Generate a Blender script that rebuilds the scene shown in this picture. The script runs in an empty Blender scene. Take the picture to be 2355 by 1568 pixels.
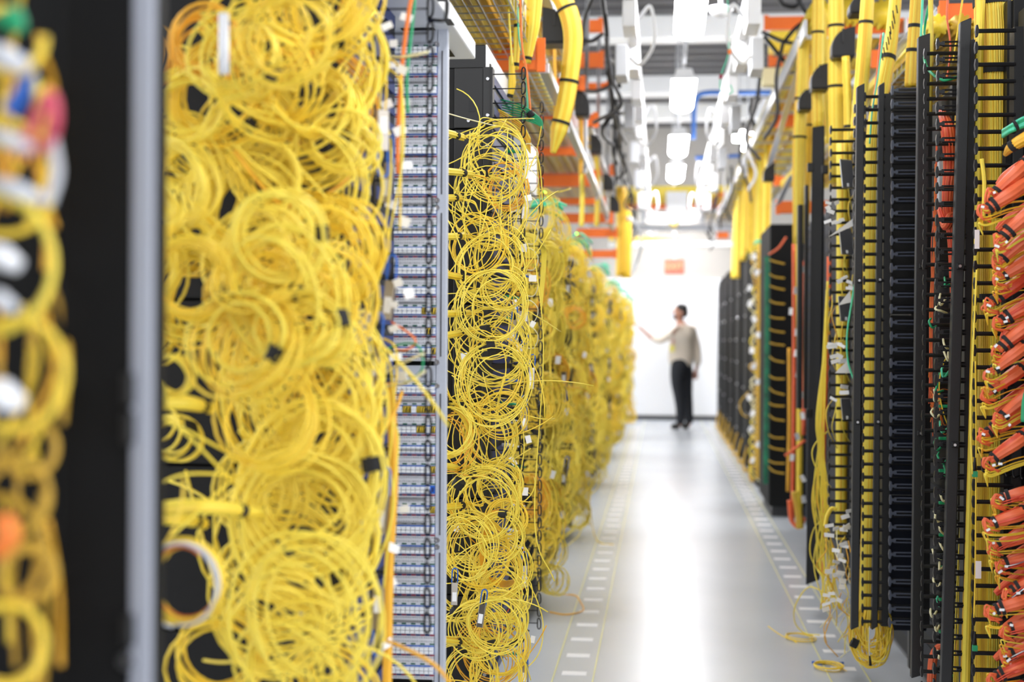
import bpy, math, random
import numpy as np
from mathutils import Matrix, Vector

random.seed(7)
SC = bpy.context.scene
COL = SC.collection
PI = math.pi
R_ = math.radians

# ------------------------------------------------------------------ camera
CAM_H = 1.25
FPX = 2355 * 50 / 36.0
YAW, PITCH, ROLL = R_(5.96), R_(-0.05), R_(0.3)
CM = (Matrix.Rotation(YAW, 3, 'Z') @ Matrix.Rotation(PI / 2 + PITCH, 3, 'X') @ Matrix.Rotation(ROLL, 3, 'Z'))
cam_data = bpy.data.cameras.new('camera')
cam = bpy.data.objects.new('camera', cam_data)
COL.objects.link(cam)
cam.matrix_world = Matrix.Translation((0, 0, CAM_H)) @ CM.to_4x4()
cam_data.lens, cam_data.sensor_width, cam_data.sensor_fit = 50, 36, 'HORIZONTAL'
cam_data.clip_start, cam_data.clip_end = 0.05, 100
cam_data.dof.use_dof = True
cam_data.dof.focus_distance = 3.9
cam_data.dof.aperture_fstop = 2.5
SC.camera = cam


def at(u, v, Y):
    """world point on the plane at distance Y down the aisle that shows at photo pixel (u, v)"""
    d = CM @ Vector(((u - 1177.5) / FPX, -(v - 784) / FPX, -1.0))
    t = Y / d.y
    return Vector((d.x * t, Y, CAM_H + d.z * t))


def Zat(v, Y, u=1500):
    return at(u, v, Y).z


# ------------------------------------------------------------------ materials
MATS = {}


def mat(name, col, rough=0.5, metal=0.0, spec=0.5, emit=0.0, noise=0.0, nscale=40, bump=0.0, ecol=None, coat=0.0):
    m = bpy.data.materials.new(name)
    m.use_nodes = True
    nt = m.node_tree
    b = nt.nodes['Principled BSDF']
    b.inputs['Base Color'].default_value = (*col, 1)
    b.inputs['Roughness'].default_value = rough
    b.inputs['Metallic'].default_value = metal
    b.inputs['Specular IOR Level'].default_value = spec
    b.inputs['Coat Weight'].default_value = coat
    if emit:
        b.inputs['Emission Color'].default_value = (*(ecol or col), 1)
        b.inputs['Emission Strength'].default_value = emit
    if noise or bump:
        tc = nt.nodes.new('ShaderNodeTexCoord')
        n = nt.nodes.new('ShaderNodeTexNoise')
        n.inputs['Scale'].default_value = nscale
        n.inputs['Detail'].default_value = 3
        nt.links.new(tc.outputs['Object'], n.inputs['Vector'])
        if noise:
            r = nt.nodes.new('ShaderNodeValToRGB')
            r.color_ramp.elements[0].position = 0.3
            r.color_ramp.elements[1].position = 0.7
            r.color_ramp.elements[0].color = (*[c * (1 - noise) for c in col], 1)
            r.color_ramp.elements[1].color = (*[min(1, c * (1 + noise)) for c in col], 1)
            nt.links.new(n.outputs['Fac'], r.inputs['Fac'])
            nt.links.new(r.outputs['Color'], b.inputs['Base Color'])
        if bump:
            bp = nt.nodes.new('ShaderNodeBump')
            bp.inputs['Strength'].default_value = bump
            bp.inputs['Distance'].default_value = 0.002
            nt.links.new(n.outputs['Fac'], bp.inputs['Height'])
            nt.links.new(bp.outputs['Normal'], b.inputs['Normal'])
    MATS[name] = m
    return m


mat('lemon', (0.94, 0.75, 0.085), 0.42, noise=0.05, nscale=18)
mat('golden', (0.94, 0.67, 0.05), 0.42, noise=0.06, nscale=18)
mat('dark_golden', (0.78, 0.46, 0.025), 0.5)
mat('amber', (0.90, 0.47, 0.03), 0.45, noise=0.05, nscale=18)
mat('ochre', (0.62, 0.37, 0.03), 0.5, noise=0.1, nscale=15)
mat('bundle_yellow', (0.93, 0.62, 0.035), 0.45, noise=0.08, nscale=12)
mat('salmon', (0.86, 0.16, 0.055), 0.45, noise=0.08, nscale=25)
mat('orange_cord', (0.90, 0.22, 0.03), 0.45)
mat('red_cord', (0.70, 0.07, 0.025), 0.45, noise=0.1)
mat('pink_cord', (0.75, 0.10, 0.16), 0.45)
mat('green_cord', (0.01, 0.34, 0.14), 0.4)
mat('mint_cord', (0.10, 0.68, 0.42), 0.4)
mat('cream_cord', (0.85, 0.80, 0.50), 0.45)
mat('blue_plastic', (0.02, 0.13, 0.55), 0.35)
mat('navy', (0.01, 0.03, 0.16), 0.4)
mat('white_plastic', (0.86, 0.87, 0.90), 0.35)
mat('tag_white', (0.88, 0.88, 0.88), 0.6)
mat('cap_white', (0.90, 0.92, 0.95), 0.3)
mat('edge_grey', (0.33, 0.35, 0.41), 0.5)
mat('plate_grey', (0.74, 0.75, 0.79), 0.45)
mat('finger_sheen_tint', (0.055, 0.065, 0.095), 0.3, spec=0.7)  # base lightened towards blue, standing in for highlights along the fingers
mat('deep_green', (0.005, 0.17, 0.08), 0.5, noise=0.5, nscale=14)
mat('dull_black', (0.0035, 0.0035, 0.004), 0.7, spec=0.25)
mat('grey_paint', (0.50, 0.53, 0.60), 0.42, noise=0.03, nscale=200)
mat('pale_grey', (0.62, 0.64, 0.68), 0.45)
mat('white_paint', (0.84, 0.85, 0.86), 0.4)
mat('black_metal', (0.0055, 0.0055, 0.006), 0.45, noise=0.1, nscale=300)
mat('black_matte', (0.004, 0.004, 0.0045), 0.6, spec=0.3, noise=0.15, nscale=60)
mat('graphite', (0.0115, 0.0118, 0.0125), 0.45, noise=0.1, nscale=250)
mat('black_plastic', (0.006, 0.006, 0.007), 0.38, spec=0.4)
mat('blue_black', (0.008, 0.011, 0.022), 0.6, spec=0.25)
mat('strap_black', (0.012, 0.012, 0.013), 0.8)
mat('steel', (0.55, 0.55, 0.57), 0.28, metal=1.0)
mat('module_metal', (0.42, 0.38, 0.33), 0.32, metal=0.9)
mat('zinc', (0.55, 0.56, 0.58), 0.35, metal=0.8)
mat('orange_steel', (0.88, 0.17, 0.015), 0.45, noise=0.05, nscale=5)
mat('label_red', (0.35, 0.03, 0.07), 0.5)
mat('label_green', (0.02, 0.14, 0.09), 0.5)
mat('ink', (0.06, 0.06, 0.07), 0.7)
mat('line_yellow', (0.72, 0.70, 0.30), 0.4)
mat('wall_beige', (0.42, 0.40, 0.37), 0.7)
mat('wall_white', (0.92, 0.93, 0.95), 0.5)
mat('ceiling_grey', (0.075, 0.073, 0.078), 0.6, noise=0.12, nscale=1.5)
mat('rubber_dark', (0.05, 0.05, 0.055), 0.6)
mat('lamp_glow', (1, 1, 1), 0.5, emit=13.5, ecol=(1.0, 0.99, 1.0))
mat('lamp_glow_far', (1, 1, 1), 0.5, emit=36.0, ecol=(1.0, 0.99, 1.0))
mat('exit_red', (0.5, 0.05, 0.03), 0.5, emit=0.36, ecol=(1.0, 0.14, 0.09))
mat('exit_letter', (0.5, 0.25, 0.12), 0.5, emit=0.36, ecol=(1.0, 0.42, 0.2))
mat('led_green', (0.2, 1.0, 0.05), 0.5, emit=3.0)
mat('blue_pipe', (0.03, 0.14, 0.50), 0.4)
mat('skin', (0.45, 0.22, 0.15), 0.5)
mat('hair', (0.012, 0.010, 0.010), 0.6)
mat('knit', (0.72, 0.64, 0.54), 0.85, noise=0.06, nscale=120, bump=0.4)
mat('trouser', (0.012, 0.014, 0.02), 0.8)
mat('shoe', (0.02, 0.018, 0.016), 0.5)
mat('lanyard_red', (0.55, 0.22, 0.20), 0.7)
mat('badge_yellow', (0.75, 0.68, 0.10), 0.5)
mat('pale_blue', (0.30, 0.50, 0.85), 0.5)

# glossy epoxy floor
mf = mat('epoxy_floor', (0.50, 0.535, 0.58), 0.27, spec=0.6)
nt = mf.node_tree
b = nt.nodes['Principled BSDF']
tc = nt.nodes.new('ShaderNodeTexCoord')
n1 = nt.nodes.new('ShaderNodeTexNoise'); n1.inputs['Scale'].default_value = 0.9; n1.inputs['Detail'].default_value = 4
cr = nt.nodes.new('ShaderNodeValToRGB')
cr.color_ramp.elements[0].position, cr.color_ramp.elements[1].position = 0.35, 0.7
cr.color_ramp.elements[0].color = (0.56, 0.60, 0.65, 1)
cr.color_ramp.elements[1].color = (0.62, 0.66, 0.71, 1)
n2 = nt.nodes.new('ShaderNodeTexNoise'); n2.inputs['Scale'].default_value = 90; n2.inputs['Detail'].default_value = 2
bp = nt.nodes.new('ShaderNodeBump'); bp.inputs['Strength'].default_value = 0.08; bp.inputs['Distance'].default_value = 0.001
nt.links.new(tc.outputs['Object'], n1.inputs['Vector']); nt.links.new(tc.outputs['Object'], n2.inputs['Vector'])
nt.links.new(n1.outputs['Fac'], cr.inputs['Fac']); nt.links.new(cr.outputs['Color'], b.inputs['Base Color'])
nt.links.new(n2.outputs['Fac'], bp.inputs['Height']); nt.links.new(bp.outputs['Normal'], b.inputs['Normal'])

# ------------------------------------------------------------------ mesh helpers
WLOC = {}


def frames(P, closed=False):
    """tangent / normal / binormal along a polyline (parallel transport)"""
    P = np.asarray(P, float)
    if closed:
        T = np.roll(P, -1, 0) - np.roll(P, 1, 0)
    else:
        T = np.gradient(P, axis=0)
    T /= np.linalg.norm(T, axis=1)[:, None] + 1e-12
    t0 = T[0]
    a = np.array((0, 0, 1.0)) if abs(t0[2]) < 0.9 else np.array((1.0, 0, 0))
    n = np.cross(t0, a); n /= np.linalg.norm(n)
    N = [tuple(n)]
    nx, ny, nz = n
    for tx, ty, tz in T[1:].tolist():
        d = nx * tx + ny * ty + nz * tz
        nx -= d * tx; ny -= d * ty; nz -= d * tz
        l = math.sqrt(nx * nx + ny * ny + nz * nz) + 1e-12
        nx /= l; ny /= l; nz /= l
        N.append((nx, ny, nz))
    N = np.array(N)
    return P, T, N, np.cross(T, N)


class MB:
    """collects shapes and links them as ONE mesh object"""

    def __init__(self):
        self.v, self.f, self.n = [], [], 0

    def add(self, V, F):
        V = np.asarray(V, float)
        self.v.append(V)
        o = self.n
        self.f.extend([tuple(i + o for i in q) for q in F])
        self.n += len(V)
        return self

    def box(self, x0, x1, y0, y1, z0, z1):
        V = [(x0, y0, z0), (x1, y0, z0), (x1, y1, z0), (x0, y1, z0), (x0, y0, z1), (x1, y0, z1), (x1, y1, z1), (x0, y1, z1)]
        return self.add(V, [(3, 2, 1, 0), (4, 5, 6, 7), (0, 1, 5, 4), (1, 2, 6, 5), (2, 3, 7, 6), (3, 0, 4, 7)])

    def obox(self, c, ax, ay, az):
        """oriented box: centre + three half-axis vectors"""
        c, ax, ay, az = (np.array(tuple(q), float) for q in (c, ax, ay, az))
        V = [c + sx * ax + sy * ay + sz * az for sz in (-1, 1) for sx, sy in ((-1, -1), (1, -1), (1, 1), (-1, 1))]
        return self.add(V, [(3, 2, 1, 0), (4, 5, 6, 7), (0, 1, 5, 4), (1, 2, 6, 5), (2, 3, 7, 6), (3, 0, 4, 7)])

    def tube(self, P, r, sides=6, closed=False, prof=None):
        P, T, N, B = frames(P, closed)
        n = len(P)
        rr = np.broadcast_to(np.asarray(r, float), (n,))
        th = np.arange(sides) * 2 * PI / sides
        pr = np.ones(sides) if prof is None else prof
        c, s = np.cos(th) * pr, np.sin(th) * pr
        V = P[:, None, :] + rr[:, None, None] * (N[:, None, :] * c[None, :, None] + B[:, None, :] * s[None, :, None])
        V = V.reshape(-1, 3)
        F = []
        m = n if closed else n - 1
        for i in range(m):
            a, b2 = i * sides, ((i + 1) % n) * sides
            for j in range(sides):
                k = (j + 1) % sides
                F.append((a + j, a + k, b2 + k, b2 + j))
        if not closed:
            F.append(tuple(range(sides - 1, -1, -1)))
            F.append(tuple((n - 1) * sides + j for j in range(sides)))
        return self.add(V, F)

    def prism(self, poly, axis, a, b2):
        """extrude a 2-D polygon along an axis (0 x, 1 y, 2 z) from a to b2"""
        n = len(poly)
        V = []
        for w in (a, b2):
            for p, q in poly:
                c = [p, q]; c.insert(axis, w); V.append(c)
        F = [tuple(range(n)), tuple(range(2 * n - 1, n - 1, -1))]
        F += [(i, i + n, (i + 1) % n + n, (i + 1) % n) for i in range(n)]
        return self.add(V, F)

    def build(self, name, m, parent=None, smooth=False, bevel=0.0):
        V = np.concatenate(self.v)
        lo, hi = V.min(0), V.max(0)
        c = (lo + hi) / 2
        me = bpy.data.meshes.new(name)
        me.from_pydata((V - c).tolist(), [], self.f)
        if smooth:
            me.polygons.foreach_set('use_smooth', [True] * len(me.polygons))
        me.materials.append(MATS[m])
        me.update()
        return place(name, me, c, parent, bevel)


def place(name, me, c, parent=None, bevel=0.0):
    o = bpy.data.objects.new(name, me)
    COL.objects.link(o)
    c = np.array(tuple(c), float)
    WLOC[o.name] = c
    if parent is not None:
        o.parent = parent
        c = c - WLOC[parent.name]
    o.location = c.tolist()
    if bevel:
        md = o.modifiers.new('edge', 'BEVEL')
        md.width, md.segments, md.limit_method = bevel, 2, 'ANGLE'
    return o


def tag(o, label, cat, group=None):
    o['label'], o['category'] = label, cat
    if group:
        o['group'] = group
    return o


def struct(o):
    o['kind'] = 'structure'
    return o


def thing(name, label, cat, loc, group=None):
    o = bpy.data.objects.new(name, None)
    COL.objects.link(o)
    o.empty_display_size = 0.05
    o.location = tuple(loc)
    WLOC[o.name] = np.array(tuple(loc), float)
    return tag(o, label, cat, group)


def copy_tree(src, delta, label=None):
    c = src.copy(); COL.objects.link(c)
    c.location = Vector(src.location) + Vector(delta)
    WLOC[c.name] = WLOC[src.name] + np.array(tuple(delta))
    if label:
        c['label'] = label
    for ch in list(src.children):
        k = ch.copy(); COL.objects.link(k); k.parent = c
        for g in list(ch.children):
            q = g.copy(); COL.objects.link(q); q.parent = k
    return c


def smooth_path(pts, per=8):
    """Catmull-Rom through the given points"""
    P = np.array([tuple(p) for p in pts], float)
    P = np.vstack([2 * P[0] - P[1], P, 2 * P[-1] - P[-2]])
    t = np.linspace(0, 1, per, endpoint=False)[:, None]
    out = []
    for i in range(1, len(P) - 2):
        p0, p1, p2, p3 = P[i - 1], P[i], P[i + 1], P[i + 2]
        out.append(0.5 * (2 * p1 + (p2 - p0) * t + (2 * p0 - 5 * p1 + 4 * p2 - p3) * t ** 2 + (3 * p1 - p0 - 3 * p2 + p3) * t ** 3))
    out.append(P[-2][None])
    return np.vstack(out)


ORDS = ('first second third fourth fifth sixth seventh eighth ninth tenth eleventh twelfth thirteenth fourteenth fifteenth sixteenth '
        'seventeenth eighteenth nineteenth').split()
TENS = {2: 'twent', 3: 'thirt', 4: 'fort', 5: 'fift', 6: 'sixt', 7: 'sevent', 8: 'eight', 9: 'ninet'}


def ordw(n):
    if n < 20:
        return ORDS[n - 1]
    t, u = divmod(n, 10)
    return TENS[t] + 'ieth' if u == 0 else TENS[t] + 'y-' + ORDS[u - 1]


def rnd(a, b):
    return random.uniform(a, b)


def pts(*uvY):
    return [at(*p) for p in uvY]


# ------------------------------------------------------------------ cords
def coil_points(c, r, turns, n=(0, -1, 0), jit=0.06, squash=1.12, thick=0.012, step=22, tails=True, lean=0.0, tx=(-1, 0.1)):
    """one continuous cord wound into a hanging coil, its two ends running off"""
    n = Vector(n).normalized()
    up = Vector((lean, 0, 1)); up = (up - n * up.dot(n)).normalized()
    sd = n.cross(up)
    P = []
    a0 = rnd(0, 2 * PI)
    N = int(turns * step)
    ph = [rnd(0, 6.28) for _ in range(6)]
    for i in range(N + 1):
        a = a0 + i / step * 2 * PI
        k = i / step
        w = 1 + jit * (1.3 * math.sin(k * 1.7 + ph[0]) + 0.5 * math.sin(k * 2.9 + ph[1]) + 0.25 * math.sin(a * 2 + ph[4]))
        off = r * jit * 1.5 * math.sin(k * 1.3 + ph[2])
        d = thick * math.sin(k * 2.1 + ph[3]) + thick * 0.6 * math.sin(a * 0.7 + ph[5])
        p = Vector(c) + sd * (math.cos(a) * r * w + off) + up * (math.sin(a) * r * w * squash - 0.5 * abs(off)) + n * d
        P.append(p)
    if tails:
        for e, s in ((0, 1), (-1, -1)):
            t = (P[0] - P[1] if e == 0 else P[-1] - P[-2]).normalized()
            p = P[e]
            ext = []
            out = Vector((rnd(*tx), rnd(-0.1, 0.9), rnd(-0.6, 0.4)))
            for q in range(1, 9):
                t = (t * 0.8 + out * 0.2).normalized()
                p = p + t * r * 0.3
                ext.append(p)
            P = ext[::-1] + P if e == 0 else P + ext
    return P


def coil(c, r, turns, label, group, m='lemon', cr=0.0018, strap=None, sides=6, name='coiled_patch_cable', cat='cable', **kw):
    P = coil_points(c, r, turns, **kw)
    o = MB().tube(P, cr, sides).build(name, m, smooth=True)
    tag(o, label, cat, group)
    if strap is not None:
        n = Vector(kw.get('n', (0, -1, 0))).normalized()
        up = (Vector((0, 0, 1)) - n * n.z).normalized(); sd = n.cross(up)
        a = strap
        sq = kw.get('squash', 1.12)
        ce = Vector(c) + sd * math.cos(a) * r + up * math.sin(a) * r * sq
        tg = (-sd * math.sin(a) + up * math.cos(a) * sq).normalized()
        ra = (sd * math.cos(a) + up * math.sin(a)).normalized()
        L = 0.011
        ring = []
        for i in range(14):
            th = i / 14 * 2 * PI
            ring.append(ce + ra * math.cos(th) * r * 0.19 + n * math.sin(th) * 0.017)
        V, F = [], []
        for s in (-1, 1):
            V += [p + tg * L * s for p in ring]
        for i in range(14):
            F.append((i, (i + 1) % 14, 14 + (i + 1) % 14, 14 + i))
        F += [tuple(range(13, -1, -1)), tuple(range(14, 28))]
        MB().add(V, F).build('strap', 'strap_black', o)
    return o


TANGLE = {}
KINDS = {'red_cord': 'red_cable', 'orange_cord': 'orange_cable', 'salmon': 'orange_cable', 'green_cord': 'green_cable', 'mint_cord': 'green_cable', 'pale_grey': 'grey_cable', 'pink_cord': 'red_cable',
         'blue_plastic': 'blue_cable', 'cream_cord': 'pale_cable'}


def cord(P, label, group=None, m='lemon', r=0.0017, name='patch_cable', per=10, sides=6, cat='cable', stuff=False):
    if stuff:
        TANGLE.setdefault(m, MB()).tube(smooth_path(P, per), r, 5)
        return None
    if name == 'patch_cable':
        name = KINDS.get(m, name)
    o = MB().tube(smooth_path(P, per), r, sides).build(name, m, smooth=True)
    return tag(o, label, cat, group)


def drape(p0, p1, sag, wob=0.02, n=5):
    p0, p1 = Vector(p0), Vector(p1)
    out = []
    for i in range(n + 1):
        t = i / n
        p = p0.lerp(p1, t)
        p.z -= sag * 4 * t * (1 - t)
        if 0 < i < n:
            p += Vector((rnd(-wob, wob), rnd(-wob, wob), rnd(-wob, wob)))
        out.append(p)
    return out


def lobes(n, k=4, d=0.16):
    """cross-section of n cords side by side round a bundle"""
    th = np.arange(n * k) / (n * k) * 2 * PI
    return 1 - d + d * np.abs(np.sin(th * n / 2)), n * k


def bundle_mesh(P, r, n=14, per=8, d=0.16, k=3):
    prof, sides = lobes(n, k, d)
    S = smooth_path(P, per)
    if not np.isscalar(r):
        r = np.interp(np.linspace(0, 1, len(S)), np.linspace(0, 1, len(r)), r)
    return MB().tube(S, r, sides, prof=prof), S, r


def bundle(P, r, label, m='bundle_yellow', n=14, ties=(), name='fibre_bundle', tie_h=0.006, per=8, group=None, d=0.16, cat='cable bundle', tie_m='strap_black'):
    mb, S, rr = bundle_mesh(P, r, n, per, d)
    o = mb.build(name, m, smooth=True)
    tag(o, label, cat, group)
    # the cords of a bundle differ a little in shade
    alt = {'bundle_yellow': ('lemon', 'dark_golden'), 'golden': ('lemon', 'dark_golden'), 'ochre': ('golden', 'ochre'), 'salmon': ('salmon', 'red_cord'), 'lemon': ('lemon', 'golden'), 'red_cord': ('salmon', 'red_cord')}.get(m)
    if alt:
        for q in alt:
            o.data.materials.append(MATS[q])
        sides = n * 3
        lob = [random.choice((0, 0, 1, 1, 2)) for _ in range(n)]
        nf = len(o.data.polygons)
        o.data.polygons.foreach_set('material_index', [lob[(i % sides) // 3] if i < nf - 2 else 0 for i in range(nf)])
    for t in ties:
        i = min(len(S) - 2, max(1, int(t * (len(S) - 1))))
        ri = rr if np.isscalar(rr) else rr[i]
        dr = S[i + 1] - S[i - 1]; dr /= np.linalg.norm(dr)
        MB().tube([S[i] - dr * tie_h, S[i] + dr * tie_h], ri * 1.05, 20).build('tie', tie_m, o, smooth=False)
    return o


def plate(c, w, h, label, name='cable_tag', m='tag_white', rot=None, cat='label', group=None, t=0.0008):
    """small rigid paper tag: half sizes w, h, facing roughly the camera"""
    rot = rot or Matrix.Rotation(rnd(-0.5, 0.5), 3, 'Y') @ Matrix.Rotation(rnd(-0.6, 0.6), 3, 'Z') @ Matrix.Rotation(rnd(-0.3, 0.3), 3, 'X')
    o = MB().obox(c, rot @ Vector((w, 0, 0)), rot @ Vector((0, t, 0)), rot @ Vector((0, 0, h))).build(name, m)
    return tag(o, label, cat, group)


def transceiver(c, label, hang=0.0, yaw=0.0, s=1.0, body='module_metal', group=None):
    """pluggable optic hanging by its cord: metal body, pull tab, boot and paper label"""
    R = Matrix.Rotation(yaw, 3, 'Z') @ Matrix.Rotation(hang, 3, 'Y')
    c = Vector(c)
    f = lambda x, y, z: c + R @ Vector((x * s, y * s, z * s))
    A = lambda x, y, z: R @ Vector((x * s, y * s, z * s))
    t = thing('transceiver', label, 'network transceiver', c, group)
    MB().obox(f(0, 0, 0), A(0.009, 0, 0), A(0, 0.0045, 0), A(0, 0, 0.032)).build('shell', body, t, bevel=0.001)
    MB().obox(f(0, -0.005, -0.008), A(0.006, 0, 0), A(0, 0.0006, 0), A(0, 0, 0.013)).build('sticker', 'tag_white', t)
    MB().tube([f(0, 0, 0.03), f(0, 0, 0.045), f(0, 0, 0.062)], [0.0045 * s, 0.0035 * s, 0.0022 * s], 8).build('boot', 'black_plastic', t, smooth=True)
    loop = [f(-0.008, 0, 0.028), f(-0.008, -0.002, 0.055), f(-0.007, -0.003, 0.068), f(0.0, -0.003, 0.073), f(0.007, -0.003, 0.068), f(0.008, -0.002, 0.055), f(0.008, 0, 0.028)]
    MB().tube(smooth_path(loop, 4), 0.002 * s, 6).build('pull_tab', 'blue_plastic', t, smooth=True)
    return t


def screw_mesh(r=0.006, d=0.005):
    P, n = [], 14
    V, F = [], []
    for rr, y in ((r, 0), (r, -d * 0.6), (r * 0.8, -d), (r * 0.42, -d), (r * 0.40, -d * 0.5)):
        for i in range(n):
            a = i / n * 2 * PI
            V.append((rr * math.cos(a), y, rr * math.sin(a)))
    for k in range(4):
        for i in range(n):
            F.append((k * n + i, k * n + (i + 1) % n, (k + 1) * n + (i + 1) % n, (k + 1) * n + i))
    F.append(tuple(4 * n + i for i in range(n)))
    me = bpy.data.meshes.new('screw')
    me.from_pydata(V, [], F)
    me.materials.append(MATS['steel'])
    return me


SCREW = screw_mesh()


def text_mesh(items, name, m, align='CENTER'):
    """flat lettering facing -Y; items are (string, x, z, height); returns one mesh"""
    V, F = [], []
    for s, x, z, h in items:
        cu = bpy.data.curves.new('t', 'FONT')
        cu.body, cu.size, cu.align_x, cu.align_y = s, h, align, 'CENTER'
        cu.resolution_u = 1
        ob = bpy.data.objects.new('t', cu)
        COL.objects.link(ob)
        dg = bpy.context.evaluated_depsgraph_get()
        me = ob.evaluated_get(dg).to_mesh()
        o = len(V)
        V += [(v.co.x + x, 0, v.co.y + z) for v in me.vertices]
        F += [tuple(i + o for i in p.vertices) for p in me.polygons]
        ob.evaluated_get(dg).to_mesh_clear()
        bpy.data.objects.remove(ob)
        bpy.data.curves.remove(cu)
    me = bpy.data.meshes.new(name)
    me.from_pydata(V, [], F)
    me.materials.append(MATS[m])
    return me


# ================================================================== THE SETTING
struct(MB().box(-6, 6, -5, 22.9, -0.1, 0).build('floor', 'epoxy_floor'))
YW = 22.6
struct(MB().box(-6, 6, YW, YW + 0.2, 0, 4.9).build('wall_back', 'wall_beige'))
struct(MB().box(-3, 3, YW - 0.05, YW, 0.07, Zat(641, YW)).build('trim_1', 'wall_white'))
struct(MB().box(-3, 3, YW - 0.07, YW - 0.05, 0, 0.07).build('baseboard_back', 'rubber_dark'))
# corrugated ceiling deck: ridges across the aisle
mb = MB()
prof = []
y = -5.0
while y < 22.9:
    prof += [(y, 4.62), (y + 0.16, 4.62), (y + 0.2, 4.70), (y + 0.36, 4.70)]
    y += 0.4
V, F = [], []
for x in (-6, 6):
    V += [(x, p, q) for p, q in prof]
n = len(prof)
F = [(i, i + 1, n + i + 1, n + i) for i in range(n - 1)]
struct(MB().add(V, F).build('ceiling', 'ceiling_grey'))
for i, (yy, w, zz) in enumerate(((14.9, 0.3, 4.4), (18.2, 0.35, 4.4), (20.4, 0.3, 4.4))):
    struct(MB().box(-6, 6, yy, yy + w, zz, zz + 0.25).build('trim_%d' % (i + 2), 'white_paint', bevel=0.02))
# painted guide lines on the floor
for i, x in enumerate((-0.389, -0.241, 0.632, 0.775)):
    struct(MB().box(x - 0.0025, x + 0.0025, 3.5, 22.5, 0.0, 0.0012).build('trim_%d' % (i + 20), 'line_yellow'))

# ------------------------------------------------------------------ floor labels
me_lab = MB().box(-0.046, 0.046, -0.03, 0.03, 0, 0.0012).build('floor_label', 'tag_white')
for side, x, w in (('left', -0.315, 'along the yellow-cabled racks'), ('right', 0.703, 'along the black cable managers')):
    for k in range(52):
        Y = 5.33 + k * 0.3047 if side == 'left' else 5.23 + k * 0.3047
        if Y > 21:
            break
        if side == 'left' and k == 0:
            o = me_lab
            o.location = (x, Y, 0.0006)
        else:
            o = me_lab.copy(); COL.objects.link(o)
            o.location = (x + rnd(-0.006, 0.006), Y, 0.0006)
        tag(o, 'white floor label %s, %s from the near end' % (w, ordw(k + 1)), 'floor label', 'white labels %s' % w)

# ------------------------------------------------------------------ ceiling lights
LZ = 3.14
ly = [-3.3, -0.4, 2.5, 5.4, 8.35, 11.2, 14.1, 16.4, 19.6, 21.4]
for k, y in enumerate(ly):
    vis = [8.35, 11.2, 14.1, 16.4, 19.6, 21.4]
    if y in vis:
        lab = 'glowing white strip light over the aisle, %s in the line from the near end' % ordw(vis.index(y) + 1)
    else:
        lab = 'glowing white strip light over the aisle, before the first one in the photo, %s' % ('nearest', 'next', 'overhead', 'first behind')[k]
    t = thing('ceiling_light', lab, 'ceiling light', (0.17, y, LZ), 'strip lights over the aisle')
    L = 0.62
    mb = MB().prism([(0.08, LZ + 0.04), (0.25, LZ + 0.04), (0.22, LZ + 0.12), (0.11, LZ + 0.12)], 1, y - L, y + L)
    mb.build('housing', 'white_paint', t)
    a = [(0.165 + 0.09 * math.cos(q), LZ + 0.04 + 0.05 * math.sin(q)) for q in [PI + i * PI / 8 for i in range(9)]]
    MB().prism(a, 1, y - L, y + L).build('diffuser', 'lamp_glow' if y < 15 else 'lamp_glow_far', t)
    for s in (-1, 1):
        MB().tube([(0.165, y + s * 0.5, LZ + 0.12), (0.165, y + s * 0.5, 4.64)], 0.004, 6).build('hanger', 'zinc', t)
# conduit joining the lights
tag(MB().tube([(0.165, 5, LZ + 0.16), (0.165, 21.8, LZ + 0.16)], 0.012, 8).build('lighting_conduit', 'pale_grey', smooth=True),
    'pale thin conduit running above the line of strip lights', 'pipe')
# unseen strip lights added over the two neighbouring aisles for side fill
for sx in (-3.1, 3.3):
    for k, y in enumerate((-2.5, 1.5, 5.5, 9.5, 13.5, 17.5)):
        t = thing('ceiling_light', 'unseen strip light added for side fill over the %s aisle, %s from near end' % ('next left' if sx < 0 else 'next right', ordw(k + 1)),
                  'ceiling light', (sx, y, 3.6), 'unseen fill lights of the neighbouring aisles')
        MB().box(sx - 0.09, sx + 0.09, y - 0.7, y + 0.7, 3.64, 3.72).build('housing', 'white_paint', t)
        MB().box(sx - 0.08, sx + 0.08, y - 0.68, y + 0.68, 3.58, 3.64).build('diffuser', 'lamp_glow', t)

# ================================================================== LEFT ROW
YEL = ['lemon'] * 14 + ['golden'] * 6 + ['amber']


def ymat():
    return random.choice(YEL)


# ---- nearest rack upright (black side, pale front edge)
x0, x1, x2 = at(140, 784, 1.2).x, at(303, 784, 1.2).x, at(352, 784, 1.2).x
t = thing('rack_upright', 'tall black rack upright with a pale grey front edge, nearest to the camera', 'rack', (x1, 1.25, 0))
MB().box(x0, x1 - 0.001, 1.2, 1.212, 0, 2.1).build('side_panel', 'dull_black', t, bevel=0.003)
MB().box(x1, x2, 1.195, 1.207, 0, 2.1).build('front_edge', 'edge_grey', t, bevel=0.004)
for v in (895, 985, 1450):
    p = at(298, v, 1.19)
    MB().box(p.x - 0.006, p.x + 0.003, 1.185, 1.2, p.z - 0.014, p.z + 0.014).build('latch', 'black_metal', t, bevel=0.002)
p = at(290, 1520, 1.19)
MB().tube([(p.x, 1.2, p.z), (p.x, 1.188, p.z)], 0.007, 12).build('bolt', 'steel', t)

t = thing('equipment_rack', 'black rack standing right beside the camera on the left', 'rack', (-0.85, 0.45, 0))  # out-of-view rack, added to keep light off the nearest cords
MB().box(-1.25, -0.47, 0.05, 0.8, 0.04, 2.1).build('body', 'black_matte', t, bevel=0.004)
MB().box(-1.2, -0.5, 0.1, 0.78, 0.0, 0.04).build('plinth', 'rubber_dark', t)
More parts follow.
